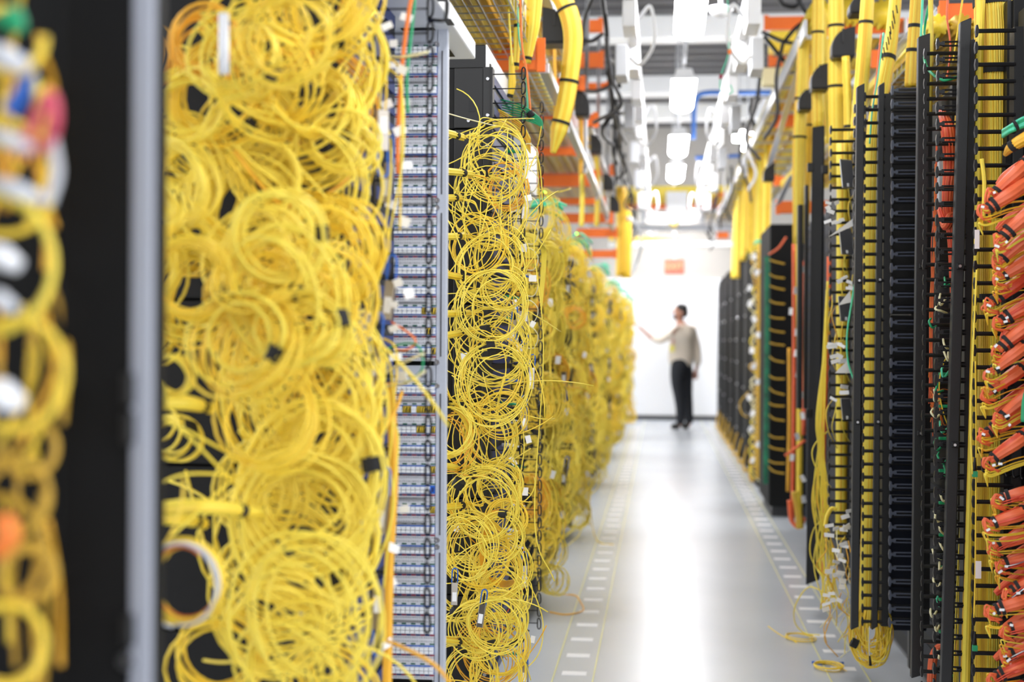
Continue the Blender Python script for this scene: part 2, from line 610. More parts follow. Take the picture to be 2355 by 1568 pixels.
# ---- cords of the rack beside the camera (far left, strongly out of focus)
t = thing('equipment_rack', 'dark rack face behind the blurred cords at the extreme near left', 'rack', (-0.75, 1.2, 0))
MB().box(-1.0, x0 - 0.012, 1.32, 1.5, 0, 2.1).build('body', 'black_matte', t)
MB().box(-1.0, x0 - 0.014, 1.29, 1.32, 0.1, 1.9).build('face_plate', 'graphite', t)
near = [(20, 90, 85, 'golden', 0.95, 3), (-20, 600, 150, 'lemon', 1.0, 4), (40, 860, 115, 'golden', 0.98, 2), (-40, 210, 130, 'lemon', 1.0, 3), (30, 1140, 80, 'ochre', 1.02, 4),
        (-10, 1260, 120, 'ochre', 1.05, 3), (60, 1320, 60, 'ochre', 1.05, 4), (20, 1480, 90, 'golden', 1.0, 4), (70, 1030, 60, 'ochre', 1.08, 3), (0, 400, 120, 'golden', 1.08, 4)]  # ochre puts the shade on the lower loops into their colour
near.sort(key=lambda q: q[1])
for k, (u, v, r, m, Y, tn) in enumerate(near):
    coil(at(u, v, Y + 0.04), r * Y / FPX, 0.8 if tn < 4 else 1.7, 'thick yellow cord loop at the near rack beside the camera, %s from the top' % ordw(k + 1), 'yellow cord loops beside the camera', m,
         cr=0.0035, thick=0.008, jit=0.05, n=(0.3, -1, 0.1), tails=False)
for k in range(26):
    u = rnd(-30, 125)
    v = rnd(-50, 1500)
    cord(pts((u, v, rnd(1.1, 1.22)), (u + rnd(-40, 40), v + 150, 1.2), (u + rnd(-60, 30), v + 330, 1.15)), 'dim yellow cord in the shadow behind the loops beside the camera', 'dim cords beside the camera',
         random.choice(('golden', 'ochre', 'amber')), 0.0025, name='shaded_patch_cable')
cord(pts((60, 320, 0.97), (110, 220, 0.96), (125, 270, 0.96), (105, 330, 0.97), (40, 350, 0.98)), 'pink-red cord arching at the near rack beside the camera', None, 'pink_cord', 0.0045)
cord(pts((20, 260, 1.0), (55, 200, 1.0), (70, 130, 1.0)), 'thick blue cord at the near rack beside the camera', None, 'blue_plastic', 0.006)
cord(pts((0, 40, 0.98), (40, 60, 0.98), (30, 20, 0.98)), 'dark green cord at the top of the near rack beside the camera', None, 'green_cord', 0.006)
cord(pts((-10, 1270, 0.97), (20, 1230, 0.97), (0, 1190, 0.97)), 'orange cord low at the near rack beside the camera', None, 'orange_cord', 0.008)
cord(pts((120, 320, 0.99), (130, 400, 0.99), (110, 470, 0.99)), 'grey cord at the near rack beside the camera', None, 'pale_grey', 0.004)
for k, (u, v, w, h) in enumerate(((10, 130, 36, 30), (20, 320, 44, 20), (35, 435, 50, 22), (4, 590, 26, 30), (2, 690, 20, 22), (4, 910, 28, 40))):
    p = at(u, v, 0.96)
    o = MB().tube([p + Vector((-w / FPX, 0, 0.004)), p + Vector((0, 0, 0)), p + Vector((w / FPX, 0.01, -0.006))], [h / FPX * 0.8, h / FPX, h / FPX * 0.6], 10).build('cable_connector', 'pale_grey' if k in (0, 1, 2, 4) else 'white_plastic', smooth=True)
    tag(o, 'pale plug end at the near rack beside the camera, %s from the top' % ordw(k + 1), 'connector', 'white plugs beside the camera')


def chassis_stack(name_lab, X, Y0, Y1, zs, Xl=-1.25, ear=True, slots=True):
    """stack of black switch housings; their side is turned to the camera, their face to the aisle"""
    for k in range(len(zs) - 1):
        z0, z1 = zs[k] + 0.002, zs[k + 1] - 0.002
        t = thing('network_switch', '%s, %s from floor' % (name_lab, ordw(k + 1)), 'network switch', ((X + Xl) / 2, (Y0 + Y1) / 2, z0))
        MB().box(Xl, X - 0.045, Y0, Y1, z0, z1).build('body', 'black_matte', t, bevel=0.002)
        MB().box(X - 0.12, X - 0.03, Y0 - 0.012, Y0 - 0.0005, z0, z1).build('flange', 'black_metal', t, bevel=0.002)
        MB().box(X - 0.0295, X, Y0 - 0.02, Y0 + 0.03, z0, z1).build('ear', 'graphite', t, bevel=0.002)
        MB().box(X - 0.044, X - 0.012, Y0 + 0.031, Y1, z0, z1).build('face_plate', 'black_metal', t, bevel=0.002)
        for q in (0.2, 0.8):
            place('screw', SCREW, (X - 0.015, Y0 - 0.0205, z0 + (z1 - z0) * q), t)
        place('screw', SCREW, (X - 0.075, Y0 - 0.0125, z0 + (z1 - z0) * 0.12), t)
        for q in range(3):
            zc = z0 + (z1 - z0) * (0.3 + 0.2 * q)
            MB().box(X - 0.0085, X - 0.004, Y0 - 0.0215, Y0 - 0.02, zc - 0.004, zc + 0.004).build('slot', 'black_plastic', t)
        if slots:
            nrow = max(2, int((z1 - z0) / 0.045))
            mb = MB()
            for q in range(nrow):
                zc = z0 + (q + 0.5) * (z1 - z0) / nrow
                mb.box(X - 0.012, X - 0.006, Y0 + 0.05, Y1 - 0.03, zc - 0.013, zc + 0.013)
            mb.build('port_panel', 'navy', t)
            MB().box(X - 0.075, X - 0.055, Y0 - 0.0135, Y0 - 0.012, z0 + 0.05, z0 + 0.085).build('latch', 'black_plastic', t)


def ring_strip(label, X, Y, ztop, nr, rod=0.095):
    """column of D shaped cable rings on rods, one per rack unit"""
    t = thing('cable_ring_strip', label, 'cable manager', (X - rod, Y, ztop))
    z1 = ztop + 0.03; z0 = ztop - 0.0445 * (nr - 1) - 0.03
    MB().box(X - rod - 0.004, X - rod, Y - 0.012, Y + 0.012, z0, z1).build('bracket', 'black_metal', t)
    for k in range(nr):
        z = ztop - 0.0445 * k
        mb = MB()
        w = 0.02
        loop = [(X, Y, z + 0.013), (X + 0.004, Y - 0.006, z + 0.019), (X + 0.011, Y - 0.016, z + 0.014), (X + 0.013, Y - 0.02, z), (X + 0.011, Y - 0.016, z - 0.014), (X + 0.004, Y - 0.006, z - 0.019), (X, Y, z - 0.013)]
        mb.tube(smooth_path(loop, 3), 0.0024, 6, closed=True)
        mb.tube([(X - rod, Y, z), (X, Y, z)], 0.0019, 6)
        mb.build('ring', 'black_plastic', t, smooth=True)
    return t


# ---- second bay: coils between the upright and the white frame
chassis_stack('black switch behind the yellow coils left of the pale frame', -0.56, 2.5, 3.02, [0.1, 0.4, 0.72, 1.02, 1.32, 1.62, 1.95], Xl=-1.3)
ring_strip('column of small black cable rings hanging blurred in front of the white patch frame', at(980, 784, 2.55).x, 2.55, 1.85, 26)
GB = 'yellow coils in front of the white patch frame'
base = [(745, -30, 130), (745, 185, 120), (755, 230, 95), (720, 420, 130), (640, 540, 100), (705, 690, 135), (690, 820, 150), (665, 930, 165), (700, 1185, 130), (655, 1270, 150), (710, 1400, 140),
        (680, 1530, 120), (420, 420, 70), (395, 1000, 55), (430, 240, 85), (450, 680, 85), (560, 770, 110), (600, 60, 110), (580, 300, 110), (420, 560, 80), (560, 450, 100), (620, 1430, 110),
        (800, 560, 90), (790, 330, 80), (560, 130, 90), (470, 100, 70), (385, 870, 42), (760, 1060, 100), (600, 1120, 90), (830, 130, 70), (500, 1500, 100), (590, 640, 95), (820, 840, 80), (620, 960, 110)]
rr = random.Random(3)
extra = [(rr.uniform(335, 800), rr.uniform(-40, 660), rr.uniform(60, 125)) for _ in range(21)] + \
        [(rr.uniform(580, 800), rr.uniform(600, 1580), rr.uniform(80, 150)) for _ in range(14)]
extra = [q for q in extra if not (q[0] < 560 and q[1] < 90) and not (q[0] < 600 and 830 < q[1] < 1240)]
extra += [(350, 480, 60), (345, 620, 70), (360, 300, 60), (350, 130, 60), (350, 760, 50)]
allc = sorted([(min(u, 885 - 1.12 * r), v, r) for u, v, r in base + extra], key=lambda q: q[1])
for k, (u, v, r) in enumerate(allc):
    umax = 1519 - 0.44 / 2.35 * FPX
    Y = rnd(1.95, 2.4)
    if u > 720:
        Y = rnd(2.15, 2.42)
    coil(at(u, v, Y), r * Y / FPX, rnd(5, 9), 'hanging yellow cord coil in front of the white patch frame, %s from the top' % ordw(k + 1), GB, ymat(), cr=0.0025,
         strap=rnd(2.2, 4.0) if rnd(0, 1) < 0.28 else None, n=(rnd(-0.4, 0.4), -1, rnd(-0.4, 0.4)), jit=rnd(0.06, 0.17), squash=rnd(0.8, 1.3), thick=0.025, lean=rnd(-0.5, 0.5), tails=560 < u < 700 and k % 2 == 0)
# the neat low coil with coloured bands beside the upright
P = at(430, 1335, 1.75)
coil(P, 0.045, 12, 'neat thick yellow coil low beside the black upright', None, 'golden', cr=0.0022, jit=0.05, n=(0.1, -1, 0.1), thick=0.014, strap=1.0)
coil(P + Vector((0, -0.02, 0)), 0.047, 2, 'grey cord ringing the neat low coil beside the black upright', None, 'pale_grey', cr=0.002, jit=0.02, tails=False)
coil(P + Vector((0, -0.02, 0)), 0.042, 1.4, 'thin red-orange cord ringing the neat low coil beside the black upright', None, 'orange_cord', cr=0.0015, jit=0.02, tails=False)
for g in range(15):
    # swags: a few cords hanging in parallel from left to right
    v = -60 + g * 104 + rnd(-30, 30)
    ua, ub = rnd(420, 620), rnd(770, 870)
    Y = rnd(1.95, 2.3)
    sg = rnd(0.05, 0.13)
    if 820 < v < 1150:
        ua = rnd(540, 620)
    for q in range(5):
        cord(drape(at(ua + rnd(-14, 14), v + rnd(-25, 25), Y), at(ub + rnd(-12, 12), v + rnd(-60, 30), 2.4), sg * rnd(0.75, 1.25), 0.006, 6), 'yellow cord hanging in a swag over the coils in front of the white frame',
             'swagged cords in front of the white patch frame', ymat(), 0.0025)
# cords dropping from connectors at the aisle side of that bay
for k in range(22):
    u = rnd(790, 930); v = rnd(-20, 1100)
    cord(pts((u - 30, v, 2.5), (u + rnd(0, 15), v + 40, 2.45), (u + rnd(-10, 20), v + 200, 2.42), (u + rnd(-30, 10), v + 400, 2.45)), 'yellow cord falling straight down the aisle edge before the white patch frame',
         'falling cords before the white patch frame', ymat(), 0.0019)
# dark-gap cords near the upright, lower left
for v0, v1, v2 in ((930, 1000, 1130), (950, 990, 1060), (1130, 1090, 1100), (1170, 1150, 1170), (1290, 1200, 1090)):
    cord(pts((335, v0, 1.9), (430, v1, 1.95), (560, v2, 2.1), (640, v2 + 40, 2.2)), 'yellow cord crossing the dark gap beside the black upright', 'cords crossing the dark gap', ymat(), 0.0022)
for v, (ua, ub), nm in ((930, (352, 490), 'upper'), (1170, (352, 600), 'middle'), (1195, (350, 470), 'lower')):
    bundle(pts((ua - 20, v, 1.95), ((ua + ub) / 2, v - 5, 2.0), (ub, v + 10, 2.1)), [0.010, 0.012, 0.009], '%s short tied yellow bundle reaching out from the black upright' % nm, 'lemon', 9, (0.85,), d=0.3)
o = MB().tube(pts((515, 32, 1.95), (515, 170, 1.95)), 0.0075, 12).build('cable_post', 'white_plastic', smooth=True)
tag(o, 'short white upright rod among the yellow coils near the top', 'rod')
for k, (u, v, Y) in enumerate(((838, 770, 2.3), (860, 830, 2.35), (845, 860, 2.3), (880, 300, 2.4), (890, 420, 2.45), (880, 1180, 2.4), (870, 1400, 2.4), (850, 950, 2.35), (895, 690, 2.5))):
    transceiver(at(u, v, Y), 'grey metal transceiver with blue pull tab before the white frame, %s' % (
        'leftmost at waist height', 'second at waist height', 'lowest at waist height', 'uppermost', 'second from the top', 'second from the bottom', 'lowest', 'below the waist-height cluster', 'half hidden at chest height')[k],
        hang=PI if k % 3 == 0 else rnd(-0.2, 0.2), yaw=rnd(-0.5, 0.5), s=1.1)
for u, v in ((835, 765), (838, 850)):
    p = at(u, v, 2.28)
    o = MB().obox(p, Vector((0.016, 0, 0)), Vector((0, 0.008, 0)), Vector((0, 0, 0.012))).build('pull_clip', 'blue_plastic', bevel=0.003)
    tag(o, 'bright blue plastic clip on the hanging transceivers, %s of two' % ('upper' if v < 800 else 'lower'), 'clip')
tg = [(870, 40), (890, 60), (905, 100), (935, 40), (900, 150), (925, 160), (890, 240), (930, 235), (920, 300), (935, 380), (900, 470), (930, 510), (915, 650), (940, 675), (905, 700), (905, 755), (910, 820),
      (925, 865), (880, 1080), (905, 1130), (930, 1170), (905, 1260), (900, 1340), (870, 1390), (890, 1480)]
for k, (u, v) in enumerate(tg):
    plate(at(u, v, rnd(2.42, 2.55)), rnd(0.007, 0.012), rnd(0.005, 0.009), 'white cable tag beside the yellow coils before the white frame, %s from the top' % ordw(k + 1), group='white tags before the white frame')
cord(pts((948, -10, 2.45), (940, 30, 2.45), (925, 150, 2.47), (915, 300, 2.5), (915, 400, 2.5)), 'bright orange cord running down beside a green one before the white frame', None, 'orange_cord', 0.0038)
cord(pts((955, -10, 2.5), (948, 60, 2.5), (936, 180, 2.5), (938, 260, 2.5)), 'green cord beside the bright orange one before the white frame', None, 'green_cord', 0.003)
cord(pts((900, 740, 2.5), (945, 770, 2.45), (955, 790, 2.45), (930, 805, 2.45), (905, 800, 2.5)), 'orange cord curving like a hook at waist height before the white frame', None, 'orange_cord', 0.002)
cord(pts((870, 810, 2.5), (930, 790, 2.45), (965, 800, 2.42), (970, 850, 2.42), (930, 880, 2.45), (870, 890, 2.5)), 'green cord looping over the white frame at waist height', None, 'green_cord', 0.002)
cord(pts((880, 860, 2.5), (935, 830, 2.4), (975, 813, 2.38)), 'yellow cord with a pale tip poking at the blank panel, upper', None, 'cream_cord', 0.0024)
cord(pts((870, 890, 2.5), (935, 880, 2.4), (978, 853, 2.38)), 'yellow cord with a pale tip poking at the blank panel, lower', None, 'cream_cord', 0.0024)
cord(pts((880, 130, 2.5), (930, 130, 2.42), (985, 120, 2.4)), 'pale yellow cord poking sideways across the top of the white frame', None, 'cream_cord', 0.0026)
cord(pts((830, 1350, 2.4), (870, 1290, 2.4), (905, 1160, 2.4), (880, 1040, 2.4), (800, 980, 2.4)), 'yellow cord bowing out low before the white frame', None, 'lemon', 0.0022)
cord(pts((720, 1100, 2.3), (830, 1060, 2.35), (905, 950, 2.4), (925, 900, 2.45)), 'amber cord climbing diagonally to the blank panel', None, 'amber', 0.003)
cord(pts((880, 1470, 2.3), (930, 1490, 2.25), (1000, 1530, 2.2), (1060, 1600, 2.15)), 'pale amber cord running down across the foot of the white frame', None, 'amber', 0.0032)
bundle(pts((898, 880, 2.5), (905, 1100, 2.5), (895, 1300, 2.5), (890, 1600, 2.5)), 0.009, 'vertical amber bundle along the left side of the low adapter rows', 'amber', 8, d=0.3)

# ---- the white patch frame
YP = 3.127
PX = YP / FPX
xr = at(1027, 784, YP).x
zt = 1.957
t = thing('adapter_cabinet', 'pale grey steel patch frame full of white capped adapters', 'patch frame', (xr, YP, 0))
xl = xr - 0.42
xs = at(1004, 784, YP).x       # right end of the adapter rows
MB().box(xs - 0.001, xr, YP - 0.004, YP + 0.012, 0, zt).build('side_rail', 'grey_paint', t, bevel=0.002)
MB().box(xr - 0.03, xr - 0.002, YP + 0.0125, YP + 0.03, 0, zt).build('side_return', 'white_paint', t)
MB().box(xl, xs - 0.0015, YP - 0.003, YP + 0.012, 1.868, zt).build('header', 'grey_paint', t, bevel=0.001)
zb = Zat(860, YP, 960)
MB().box(xl, xs - 0.0015, YP - 0.003, YP + 0.012, zb - 0.021, zb + 0.019).build('blank_panel', 'grey_paint', t, bevel=0.001)
MB().box(xl, xr - 0.035, YP + 0.06, YP + 0.07, 0, zt).build('back_plate', 'black_matte', t)
for v0, v1 in ((118, 447), (490, 820), (905, 1230), (1270, 1570)):
    za, zc = Zat(v1, YP, 1015), Zat(v0, YP, 1015)
    xx = at(1014.5, 784, YP).x
    MB().box(xx - 0.0014, xx + 0.0014, YP - 0.0052, YP - 0.004, za, zc).build('seam', 'ink', t)
for v in (103, 461, 478, 833, 887, 1241, 1257):
    p = at(1006.5, v, YP)
    place('screw', SCREW, (p.x, YP - 0.0045, p.z), t)
PITCH_C = 0.01056
NCOL = 14
row_top = [Zat(v, YP, 960) for v in (118,)][0]
# shared meshes
cap_me = MB().box(-0.0046, 0.0046, -0.012, 0.0, -0.0068, -0.0006).box(-0.0046, 0.0046, -0.012, 0.0, 0.0006, 0.0068).box(-0.003, 0.003, -0.006, 0.0, -0.0006, 0.0006)
capo = cap_me.build('dust_cap', 'cap_white')
CAP = capo.data
bpy.data.objects.remove(capo)
names_top = ['%d-%d' % (g, q) for g in range(10, 17) for q in (1, 3)]
names_bot = ['%d-%d' % (g, q) for g in range(10, 17) for q in (2, 4)]
xc = [xs - 0.0062 - PITCH_C * i for i in range(NCOL)][::-1]
TXT = [text_mesh([(s, x, zz, 0.0056) for s, x in zip(nn, xc)], 'lettering', 'ink') for nn, zz in ((names_top, 0.0175), (names_bot, -0.0185))]
xw0, xw1 = xc[0] - 0.0055, xs - 0.0016


def strip_me(z0, z1, y, m, sel=None):
    mb = MB()
    if sel is None:
        mb.box(xw0, xw1, YP - y, YP, z0, z1)
    else:
        for i in sel:
            mb.box(xc[i] - 0.0050, xc[i] + 0.0050, YP - y, YP, z0, z1)
    o = mb.build('s', m)
    c = WLOC[o.name] - np.array((0, 0, 0))
    me = o.data
    bpy.data.objects.remove(o)
    return me, c


PL = strip_me(-0.0222, 0.0222, 0.003, 'plate_grey')
HS = strip_me(-0.0090, 0.0090, 0.006, 'blue_plastic')
GR = strip_me(0.0105, 0.0135, 0.0042, 'label_green', [i for i in range(NCOL) if i % 2])
RD = strip_me(-0.0145, -0.0112, 0.0042, 'label_red', [i for i in range(NCOL) if (i // 1) % 2 == 1])
NV = strip_me(-0.0145, -0.0112, 0.0041, 'navy', [i for i in range(NCOL) if (i // 1) % 2 == 0])
mod_rows = [[0, 1, 2, 3, 4, 5, 6, 7], [8, 9, 10, 11, 12, 13, 14, 15], [0, 1, 2, 3, 4, 5, 6, 7], [8, 9, 10, 11, 12, 13, 14]]
mod_v = [118, 118, 895, 895]
gone = {(1, 13): (13, 11), (1, 14): (12,), (1, 15): (13,), (2, 1): (13, 12, 11, 10, 8, 7), (2, 2): (13, 11, 10), (2, 4): (13,), (2, 6): (13,)}
blue_open = {(2, 5): (13,)}
for mi in range(4):
    zz0 = Zat(mod_v[mi], YP, 960)
    pit = 0.04445
    zm = zz0 - mod_rows[mi][0] * pit
    mt = thing('adapter_module', 'block of white capped adapter rows in the pale frame, %s from the top' % ordw(mi + 1), 'adapter panel', (xs - 0.07, YP, zm), 'adapter blocks in the pale frame')
    for ri in mod_rows[mi]:
        z = zz0 - ri * pit
        ro = place('adapter_row', PL[0], PL[1] + np.array((0, 0, z)), mt)
        place('housing', HS[0], HS[1] + np.array((0, 0, z)), ro)
        place('green_marker', GR[0], GR[1] + np.array((0, 0, z)), ro)
        place('red_marker', RD[0], RD[1] + np.array((0, 0, z)), ro)
        place('navy_marker', NV[0], NV[1] + np.array((0, 0, z)), ro)
        for tx in TXT:
            place('lettering', tx, (0, YP - 0.0034, z), ro)
        miss = gone.get((mi, ri), ())
        for i in range(3, NCOL):
            if i in miss:
                MB().box(xc[i] - 0.0052, xc[i] + 0.0052, YP - 0.0066, YP - 0.0059, z - 0.0078, z + 0.0078).build('opening', 'black_matte', ro)
                continue
            if i in blue_open.get((mi, ri), ()):
                MB().box(xc[i] - 0.003, xc[i] + 0.003, YP - 0.0066, YP - 0.0059, z - 0.005, z + 0.005).build('opening', 'navy', ro)
                continue
            place('dust_cap', CAP, (xc[i], YP - 0.012, z), ro)
        if miss:
            mb = MB()
            for i in miss:
                for q in range(4):
                    x = xc[i] - 0.004 + 0.0027 * q
                    mb.tube([(x, YP - 0.0085, z - 0.0078), (x + rnd(-0.001, 0.002), YP - 0.010, z), (x + 0.002, YP - 0.0085, z + 0.0078)], 0.0007, 5)
            mb.build('strands', 'golden', ro, smooth=True)

# pale box and bracket above the frame
t = thing('overhead_box', 'long white steel box running above the pale patch frame', 'enclosure', (-0.6, 2.8, zt))
xb = at(1090, 784, 3.46).x
zb0, zb1 = Zat(136, 3.46, 1090), Zat(96, 3.46, 1090)
MB().box(xb - 0.35, xb, 2.0, 3.46, zb0, zb1).build('body', 'white_paint', t, bevel=0.003)
for v, Y in ((52, 2.83), (84, 3.05)):
    p = at(1010 if v < 60 else 1033, v, Y)
    MB().box(p.x - 0.008, p.x + 0.008, Y - 0.03, Y + 0.03, zb0 - 0.0012, zb0 - 0.0002).build('slot', 'rubber_dark', t)
MB().box(xb - 0.12, xb - 0.045, 3.1, 3.42, zb0 - 0.0015, zb0 - 0.0003).build('recess', 'black_matte', t)
MB().box(xb - 0.004, xb + 0.002, 2.3, 2.95, zb1 + 0.002, zb1 + 0.3).build('upper_plate', 'white_paint', t)
p = at(1027, 40, 2.5)
t = thing('hook_bracket', 'black square hook hanging at the corner of the white overhead box', 'bracket', p)
MB().tube(smooth_path(pts((985, 45, 2.56), (1010, 47, 2.5), (1022, 46, 2.5), (1026, 38, 2.5), (1027, 0, 2.5), (1027, -40, 2.5)), 5), 0.0035, 8).build('hook', 'black_plastic', t, smooth=True)
MB().tube(smooth_path(pts((1026, 45, 2.5), (1030, 30, 2.5), (1031, 8, 2.5), (1029, 2, 2.5)), 5), 0.002, 8).build('clip', 'black_plastic', t, smooth=True)

# ---- third bay: the sharp black switch with its coils
chassis_stack('black switch in sharp focus right of the pale patch frame', -0.517, 4.36, 4.98, [0.16, 0.46, 0.76, 1.06, 1.36, 1.64, 1.90, 2.09], Xl=-1.2)
t = thing('switch_cover', 'black top cover over the switches right of the pale frame', 'enclosure', (-0.6, 4.6, 2.1))
MB().box(-1.2, -0.545, 4.38, 4.98, 2.092, 2.165).build('body', 'black_metal', t, bevel=0.003)
MB().box(-0.544, -0.54, 4.38, 4.98, 2.04, 2.165).build('white_side', 'white_paint', t)
t = thing('white_cabinet', 'white cabinet side above the sharp black switch', 'enclosure', (-0.48, 5.2, 1.9))
MB().box(-0.535, -0.48, 5.06, 5.5, 1.80, 1.98).build('body', 'white_paint', t, bevel=0.004)
MB().box(-0.545, -0.5355, 5.1, 5.3, 1.86, 1.95).build('vent', 'rubber_dark', t)
ring_strip('column of black cable rings on the near end of the sharp black switch', -0.428, 4.35, Zat(170, 4.35, 1203), 31)
ring_strip('column of black cable rings on the far end of the sharp black switch', -0.428, 5.02, Zat(248, 5.02, 1240), 42)
GD = 'yellow coils at the sharp black switch'
base = [(1145, 345, 62), (1135, 380, 72), (1125, 430, 75), (1130, 480, 78), (1150, 590, 58), (1120, 620, 70), (1135, 700, 75), (1115, 740, 80), (1130, 790, 85), (1150, 800, 70), (1120, 850, 80), (1140, 880, 78),
        (1040, 985, 55), (1030, 1010, 62), (1135, 1010, 55), (1120, 1000, 65), (1130, 1130, 58), (1115, 1160, 75), (1090, 1150, 70), (1060, 1340, 58), (1055, 1350, 70), (1145, 1320, 50), (1150, 1300, 60),
        (1130, 1400, 62), (1140, 1430, 66), (1120, 1500, 70), (1150, 1480, 62), (1145, 1545, 60), (1045, 1530, 55), (1150, 1230, 48), (1160, 660, 50), (1155, 950, 55), (1095, 560, 62), (1165, 430, 45),
        (1075, 1250, 62), (1100, 1270, 70), (1155, 1365, 55), (1100, 1440, 64), (1160, 1420, 50), (1085, 1560, 60), (1150, 1110, 50), (1165, 1190, 45)]
base.sort(key=lambda q: q[1])
for k, (u, v, r) in enumerate(base):
    Y = rnd(3.85, 4.28)
    lower = v > 1200
    coil(at(u, v, Y), r * Y / FPX, rnd(4, 6.5) if not lower else rnd(5, 8), 'looped yellow cord coil on the sharp black switch, %s from the top' % ordw(k + 1), GD, ymat() if not lower else random.choice(YEL + ['lemon', 'amber']), cr=0.0017,
         strap=rnd(0.6, 2.2) if rnd(0, 1) < 0.35 else None, n=(rnd(-0.4, 0.3), -1, rnd(-0.3, 0.3)), jit=rnd(0.05, 0.10), squash=rnd(0.95, 1.15), thick=0.03, step=28)
# tied feeds coming out from behind the frame
for v, du, dv, nm in ((300, 65, 16, 'topmost'), (392, 85, 8, 'second'), (455, 60, 0, 'third'), (545, 70, -3, 'fourth'), (628, 80, 14, 'fifth'), (722, 80, -2, 'sixth'), (775, 80, -15, 'seventh'), (1070, 70, 8, 'ninth'), (1168, 80, -8, 'tenth'), (925, 30, -10, 'eighth'), (1470, 70, 10, 'lowest')):
    bundle(pts((1000, v, 3.75), (1000 + du * 0.5, v + dv * 0.4, 3.85), (1000 + du, v + dv, 4.0)), [0.012, 0.0105, 0.011], 'short tied yellow bundle from behind the pale frame, %s' % nm, random.choice(('lemon', 'golden')), 7, (0.78,), tie_h=0.011, d=0.5)
    for q in range(4):
        cord(pts((1000 + du - 2, v + dv + rnd(-4, 4), 4.0), (1000 + du + 30, v + dv + rnd(-14, 14), 4.02), (1110, v + dv + rnd(-45, 45), 4.05), (1165, v + dv + rnd(-60, 60), 4.2)),
             'yellow cord fanning out from a tied feed beside the pale frame', 'cords fanning from the tied feeds', ymat(), 0.0017)
# big fan turning down at waist height
for k in range(14):
    s = k / 13
    cord(pts((1028, 935 + 4 * s, 3.9), (1052 + 10 * s, 950 - 12 * s, 3.92), (1072 + 14 * s, 985, 3.93 + 0.05 * s), (1068 + 12 * s, 1022 + 6 * s, 3.95), (1040, 1040 + 12 * s, 3.95), (1005, 1048 + 8 * s, 3.9)),
         'yellow cord of the tight fan bending down beside the pale frame', 'cords of the tight waist-height fan', ymat(), 0.0018)
P0 = at(1029, 935, 3.88)
tag(MB().obox(P0, Vector((0.006, 0, 0.002)), Vector((0, 0.02, 0)), Vector((-0.004, 0, 0.019))).build('cable_strap', 'strap_black', bevel=0.003), 'wide black strap round the tight waist-height fan', 'strap')
# long loose cords
for k in range(46):
    v = rnd(290, 1530)
    if rnd(0, 1) < 0.5:
        P = drape(at(1010, v, 3.8), at(rnd(1180, 1225), v + rnd(-80, 260), 4.28), rnd(0.0, 0.09), 0.02)
    else:
        u = rnd(1050, 1200)
        P = pts((u, v, 4.0), (u + rnd(-30, 20), v + 90, 3.95), (u + rnd(-20, 30), v + 210, 4.0), (u + rnd(-40, 40), v + 330, 4.1))
    cord(P, 'loose yellow cord straying over the coils of the sharp black switch', 'loose cords at the sharp black switch', ymat(), 0.0016)
cord(pts((1027, 260, 3.9), (1080, 275, 4.0), (1150, 292, 4.2)), 'lone pale yellow cord slanting over the top of the sharp black switch', None, 'cream_cord', 0.0018)
cord(pts((1205, 420, 4.3), (1235, 360, 4.3), (1247, 470, 4.35), (1228, 560, 4.3), (1250, 800, 4.3), (1230, 1200, 4.3), (1275, 1336, 4.3)), 'long yellow cord trailing down the ring columns to waist level', None, 'lemon', 0.0019)
cord(pts((1210, 1330, 4.3), (1235, 1380, 4.3), (1249, 1440, 4.3), (1235, 1510, 4.3), (1170, 1568, 4.3)), 'yellow cord bowing out past the lowest cable rings', None, 'lemon', 0.0018)
for k in range(6):
    cord(pts((1208, 535 + k, 4.4), (1235 + k * 2, 545 + k * 3, 4.45), (1246 + k * 2, 590, 4.5), (1240 + k, 680 + 8 * k, 4.5)), 'yellow cord of the small fan arching over the ring columns', 'small fan over the ring columns', 'lemon', 0.0018)
for k in range(16):
    s = k / 15
    cord(pts((1170 + 6 * s, 1168 + 5 * s, 4.1), (1125 + 8 * s, 1180 + 6 * s, 4.0), (1105 + 12 * s, 1240, 3.98), (1110 + 10 * s, 1310 + 6 * s, 4.0), (1150, 1335 + 14 * s, 4.05), (1195, 1320 + 10 * s, 4.2), (1208, 1230, 4.25)),
         'amber cord of the orange-tinted hank low on the sharp black switch', 'amber hank cords', 'amber', 0.0017)
cord(pts((1217, 1327, 4.25), (1200, 1360, 4.2), (1175, 1395, 4.2), (1150, 1428, 4.2)), 'thin red cord low among the coils of the sharp black switch', None, 'red_cord', 0.0014)
